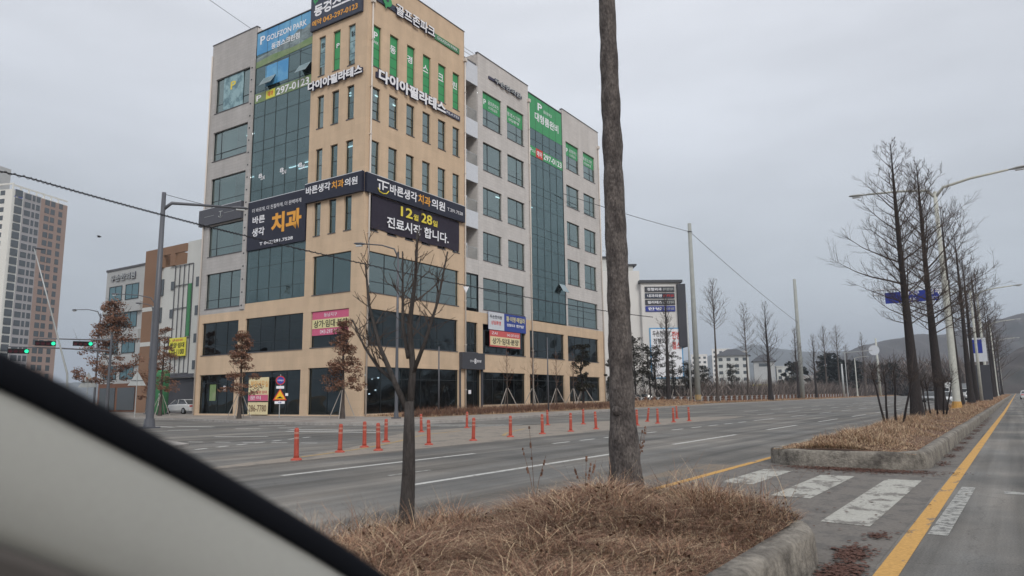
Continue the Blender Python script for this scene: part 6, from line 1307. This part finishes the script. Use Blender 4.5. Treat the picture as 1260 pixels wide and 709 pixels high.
# ================================================================== CARS
def car(label, loc, rz, paint, kind='sedan'):
    t = thing('parked_car' if kind != 'moving' else 'car', label, 'car', loc, rz)
    # local x = length (front +x), stations: x, half width, z bottom, z belt
    st = [(-2.25, .62, .38, .72), (-2.2, .80, .28, .95), (-1.5, .90, .25, 1.0), (-.3, .92, .22, .98), (1.0, .91, .23, .93), (1.8, .86, .26, .82), (2.2, .72, .32, .68), (2.28, .5, .4, .55)]
    b = MB(); rings = []
    for x, hw, z0, z1 in st: rings.append([b.V((x, y * hw, z)) for y, z in ((-.9, z0), (-1, z0 + .15), (-1, z1 - .12), (-.9, z1), (.9, z1), (1, z1 - .12), (1, z0 + .15), (.9, z0))])
    for i in range(len(rings) - 1):
        for j in range(8): b.face((rings[i][j], rings[i + 1][j], rings[i + 1][(j + 1) % 8], rings[i][(j + 1) % 8]))
    b.face(rings[0]); b.face(rings[-1][::-1]); body = b.build('body', paint, t, smooth=False)
    gh = [(-1.9, .70, .98), (-1.2, .66, 1.38), (-.2, .68, 1.47), (.45, .66, 1.42), (1.25, .74, .92)]
    b = MB(); rings = [[b.V((x, -.8, .93)), b.V((x, -hw, z)), b.V((x, hw, z)), b.V((x, .8, .93))] for x, hw, z in gh]
    for i in range(len(rings) - 1):
        for j in range(3): b.face((rings[i][j], rings[i][j + 1], rings[i + 1][j + 1], rings[i + 1][j]))
    b.build('windows', 'car_glass', t)
    b = MB(); R2 = [[b.V((x, -hw * .99, z + .012)), b.V((x, hw * .99, z + .012))] for x, hw, z in gh[1:4]]
    for i in range(2): b.face((R2[i][0], R2[i][1], R2[i + 1][1], R2[i + 1][0]))
    b.build('roof', paint, t)
    b = MB()
    for s in (-1, 1):
        for xa, za, xb, zb in ((-1.9, .96, -1.2, 1.39), (-.2, .95, -.2, 1.47), (1.25, .93, .45, 1.43)): b.tube([(xa, s * .79, za), (xb, s * .68, zb)], .035, 5)
    b.build('window_pillars', paint, t)
    for x in (-1.4, 1.4):
        for s in (-1, 1):
            b = MB(); b.tube([(x, s * .72, .32), (x, s * .92, .32)], .32, 18); w = b.build('wheel', 'tyre', t); b = MB(); b.tube([(x, s * .92, .32), (x, s * .935, .32)], .2, 12); b.build('rim', 'rim', w)
    for s in (-1, 1):
        b = MB(); b.cbox((-2.23, s * .55, .8), (.04, .2, .07)); b.build('tail_light', 'tail_lamp', t); b = MB(); b.cbox((2.18, s * .55, .62), (.05, .16, .06)); b.build('headlight', 'lamp_lens', t)
    return t
car('white sedan parked left of the corner building ground floor', (-71.0, 41.8, .12), PI + .03, 'car_white')
car('dark car parked under the pines right of the thick trunk', (-48.0, 99.0, .15), .6, 'car_black')
car('second dark car parked under the pines beside the white block', (-47.5, 104.0, .15), .6, 'car_black')
car('white car ahead in the near carriageway far down the road', (1.2, 151, 0), PI / 2, 'car_white', 'moving')
car('black car further ahead in the near carriageway', (4.6, 186, 0), PI / 2, 'car_black', 'moving')
car('white car coming down the far carriageway behind the median trees', (-6.8, 98, 0), -PI / 2, 'car_white', 'moving')
car('grey car behind the oncoming white car', (-10.2, 118, 0), -PI / 2, 'car_grey', 'moving')
car('pale car far up the oncoming carriageway', (-6.6, 148, 0), -PI / 2, 'car_white', 'moving')
car('black car far up the oncoming carriageway', (-10.4, 172, 0), -PI / 2, 'car_black', 'moving')
def bus(label, loc, m, L=8, Hh=3.0):
    t = thing('truck', label, 'truck', loc); b = MB(); b.box(-1.15, 1.15, 1.9, L, .7, Hh); b.build('box_body', m, t); b = MB(); b.box(-1.05, 1.05, 0, 1.8, .5, 2.2); b.build('cab', 'car_white', t); b = MB(); b.box(-.95, .95, -.03, 0, 1.3, 2.05); b.build('windscreen', 'car_glass', t)
    for y in (.9, L - 1.5):
        for s in (-1, 1): b = MB(); b.tube([(s * .85, y, .42), (s * 1.1, y, .42)], .42, 14); b.build('wheel', 'tyre', t)
bus('white box truck in the far carriageway behind the median trees', (-10.3, 140, 0), 'car_white')
bus('pale grey truck farther up the far carriageway', (-10.6, 205, 0), 'car_grey', 9, 3.4)

# small bird
b = MB(); b.tube([(-.16, 0, 0), (-.08, 0, .01), (.04, 0, .02), (.13, 0, .03), (.19, 0, .02)], [.01, .05, .06, .035, .008], 8)
for sgn in (-1, 1): b.face([b.V(p) for p in ((.06, sgn * .04, .03), (-.06, sgn * .04, .03), (-.14, sgn * .26, .14), (-.02, sgn * .36, .12), (.04, sgn * .2, .10))])
b.face([b.V(p) for p in ((-.12, -.02, .01), (-.12, .02, .01), (-.26, .05, .0), (-.26, -.05, 0))])
o = b.build('bird', 'black'); o.location = (-59.5, 27.0, 14.6); o.rotation_euler = (0.2, 0, .9); tag(o, 'small dark bird flying between the tower and the dark lamp post', 'bird')
# ================================================================== OWN CAR, WINDSCREEN PILLAR
def pillar():
    t = thing('windscreen_pillar', 'blurred light grey windscreen pillar with black rubber edge of the car the picture is taken from', 'car part', (-.57, .3, 1.2))
    O = Vector((-.57, .3, 1.2))
    # outer edge, rubber/trim joint, lower turn: measured points in the car
    Pt = [(-.592, .08, 1.545), (-.5814, .2039, 1.486), (-.5743, .2922, 1.4368), (-.5715, .3773, 1.3876), (-.5579, .5002, 1.3087), (-.545, .62, 1.222), (-.53, .74, 1.13)]
    def sweep(secs, m, name, ends=True):
        b = MB(); g = []
        for p in smooth3([Vector(q) for q in Pt], 4):
            g.append([b.V(p - O + Vector(s)) for s in secs])
        n = len(secs)
        for i in range(len(g) - 1):
            for j in range(n): b.face((g[i][j], g[i][(j + 1) % n], g[i + 1][(j + 1) % n], g[i + 1][j]))
        b.face(g[0]); b.face(g[-1][::-1]); return b.build(name, m, t, smooth=True)
    def smooth3(P, k):
        o = []
        for i in range(len(P) - 1):
            a = P[max(i - 1, 0)]; b_ = P[i]; c = P[i + 1]; d = P[min(i + 2, len(P) - 1)]
            for j in range(k): s = j / k; o.append(.5 * ((2 * b_) + (-a + c) * s + (2 * a - 5 * b_ + 4 * c - d) * s * s + (-a + 3 * b_ - 3 * c + d) * s ** 3))
        o.append(P[-1]); return o
    sweep([(0, 0, 0), (.004, -.004, -.004), (.004, -.006, -.017), (-.002, -.006, -.023), (-.03, .0, -.02), (-.03, 0, -.004)], 'rubber', 'rubber_edge')
    sweep([(-.006, -.004, -.0205), (.006, -.010, -.035), (.010, -.014, -.075), (.008, -.014, -.105), (-.002, -.010, -.122), (-.03, .0, -.128), (-.1, .05, -.12), (-.045, .02, -.0205)], 'trim_grey', 'trim')
    sweep([(.000, -.010, -.123), (-.008, -.006, -.135), (-.03, .0, -.18), (-.07, .02, -.3), (-.16, .03, -.5), (-.2, .05, -.5), (-.1, .05, -.12)], 'trim_shade', 'lower_trim_shaded')  # lower trim past the seam, shade painted in by its dark colour
    return t
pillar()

# ================================================================== HAZE
b = MB(); b.box(-4150, 4150, -4150, 4150, -1.1, 260); hz = b.build('haze', []); 
hm = bpy.data.materials.new('haze'); hm.use_nodes = True; ht = hm.node_tree; ht.nodes.clear(); ho = nd(ht, 'ShaderNodeOutputMaterial'); pv = nd(ht, 'ShaderNodeVolumePrincipled')
pv.inputs['Color'].default_value = (0.80, 0.88, 1.0, 1); pv.inputs['Density'].default_value = 0.00030; pv.inputs['Anisotropy'].default_value = 0.2; ht.links.new(pv.outputs[0], ho.inputs['Volume'])
hz.data.materials.append(hm); tag(hz, kind='stuff')

print('objects', len(bpy.data.objects), 'polys', sum(len(m.polygons) for m in bpy.data.meshes))
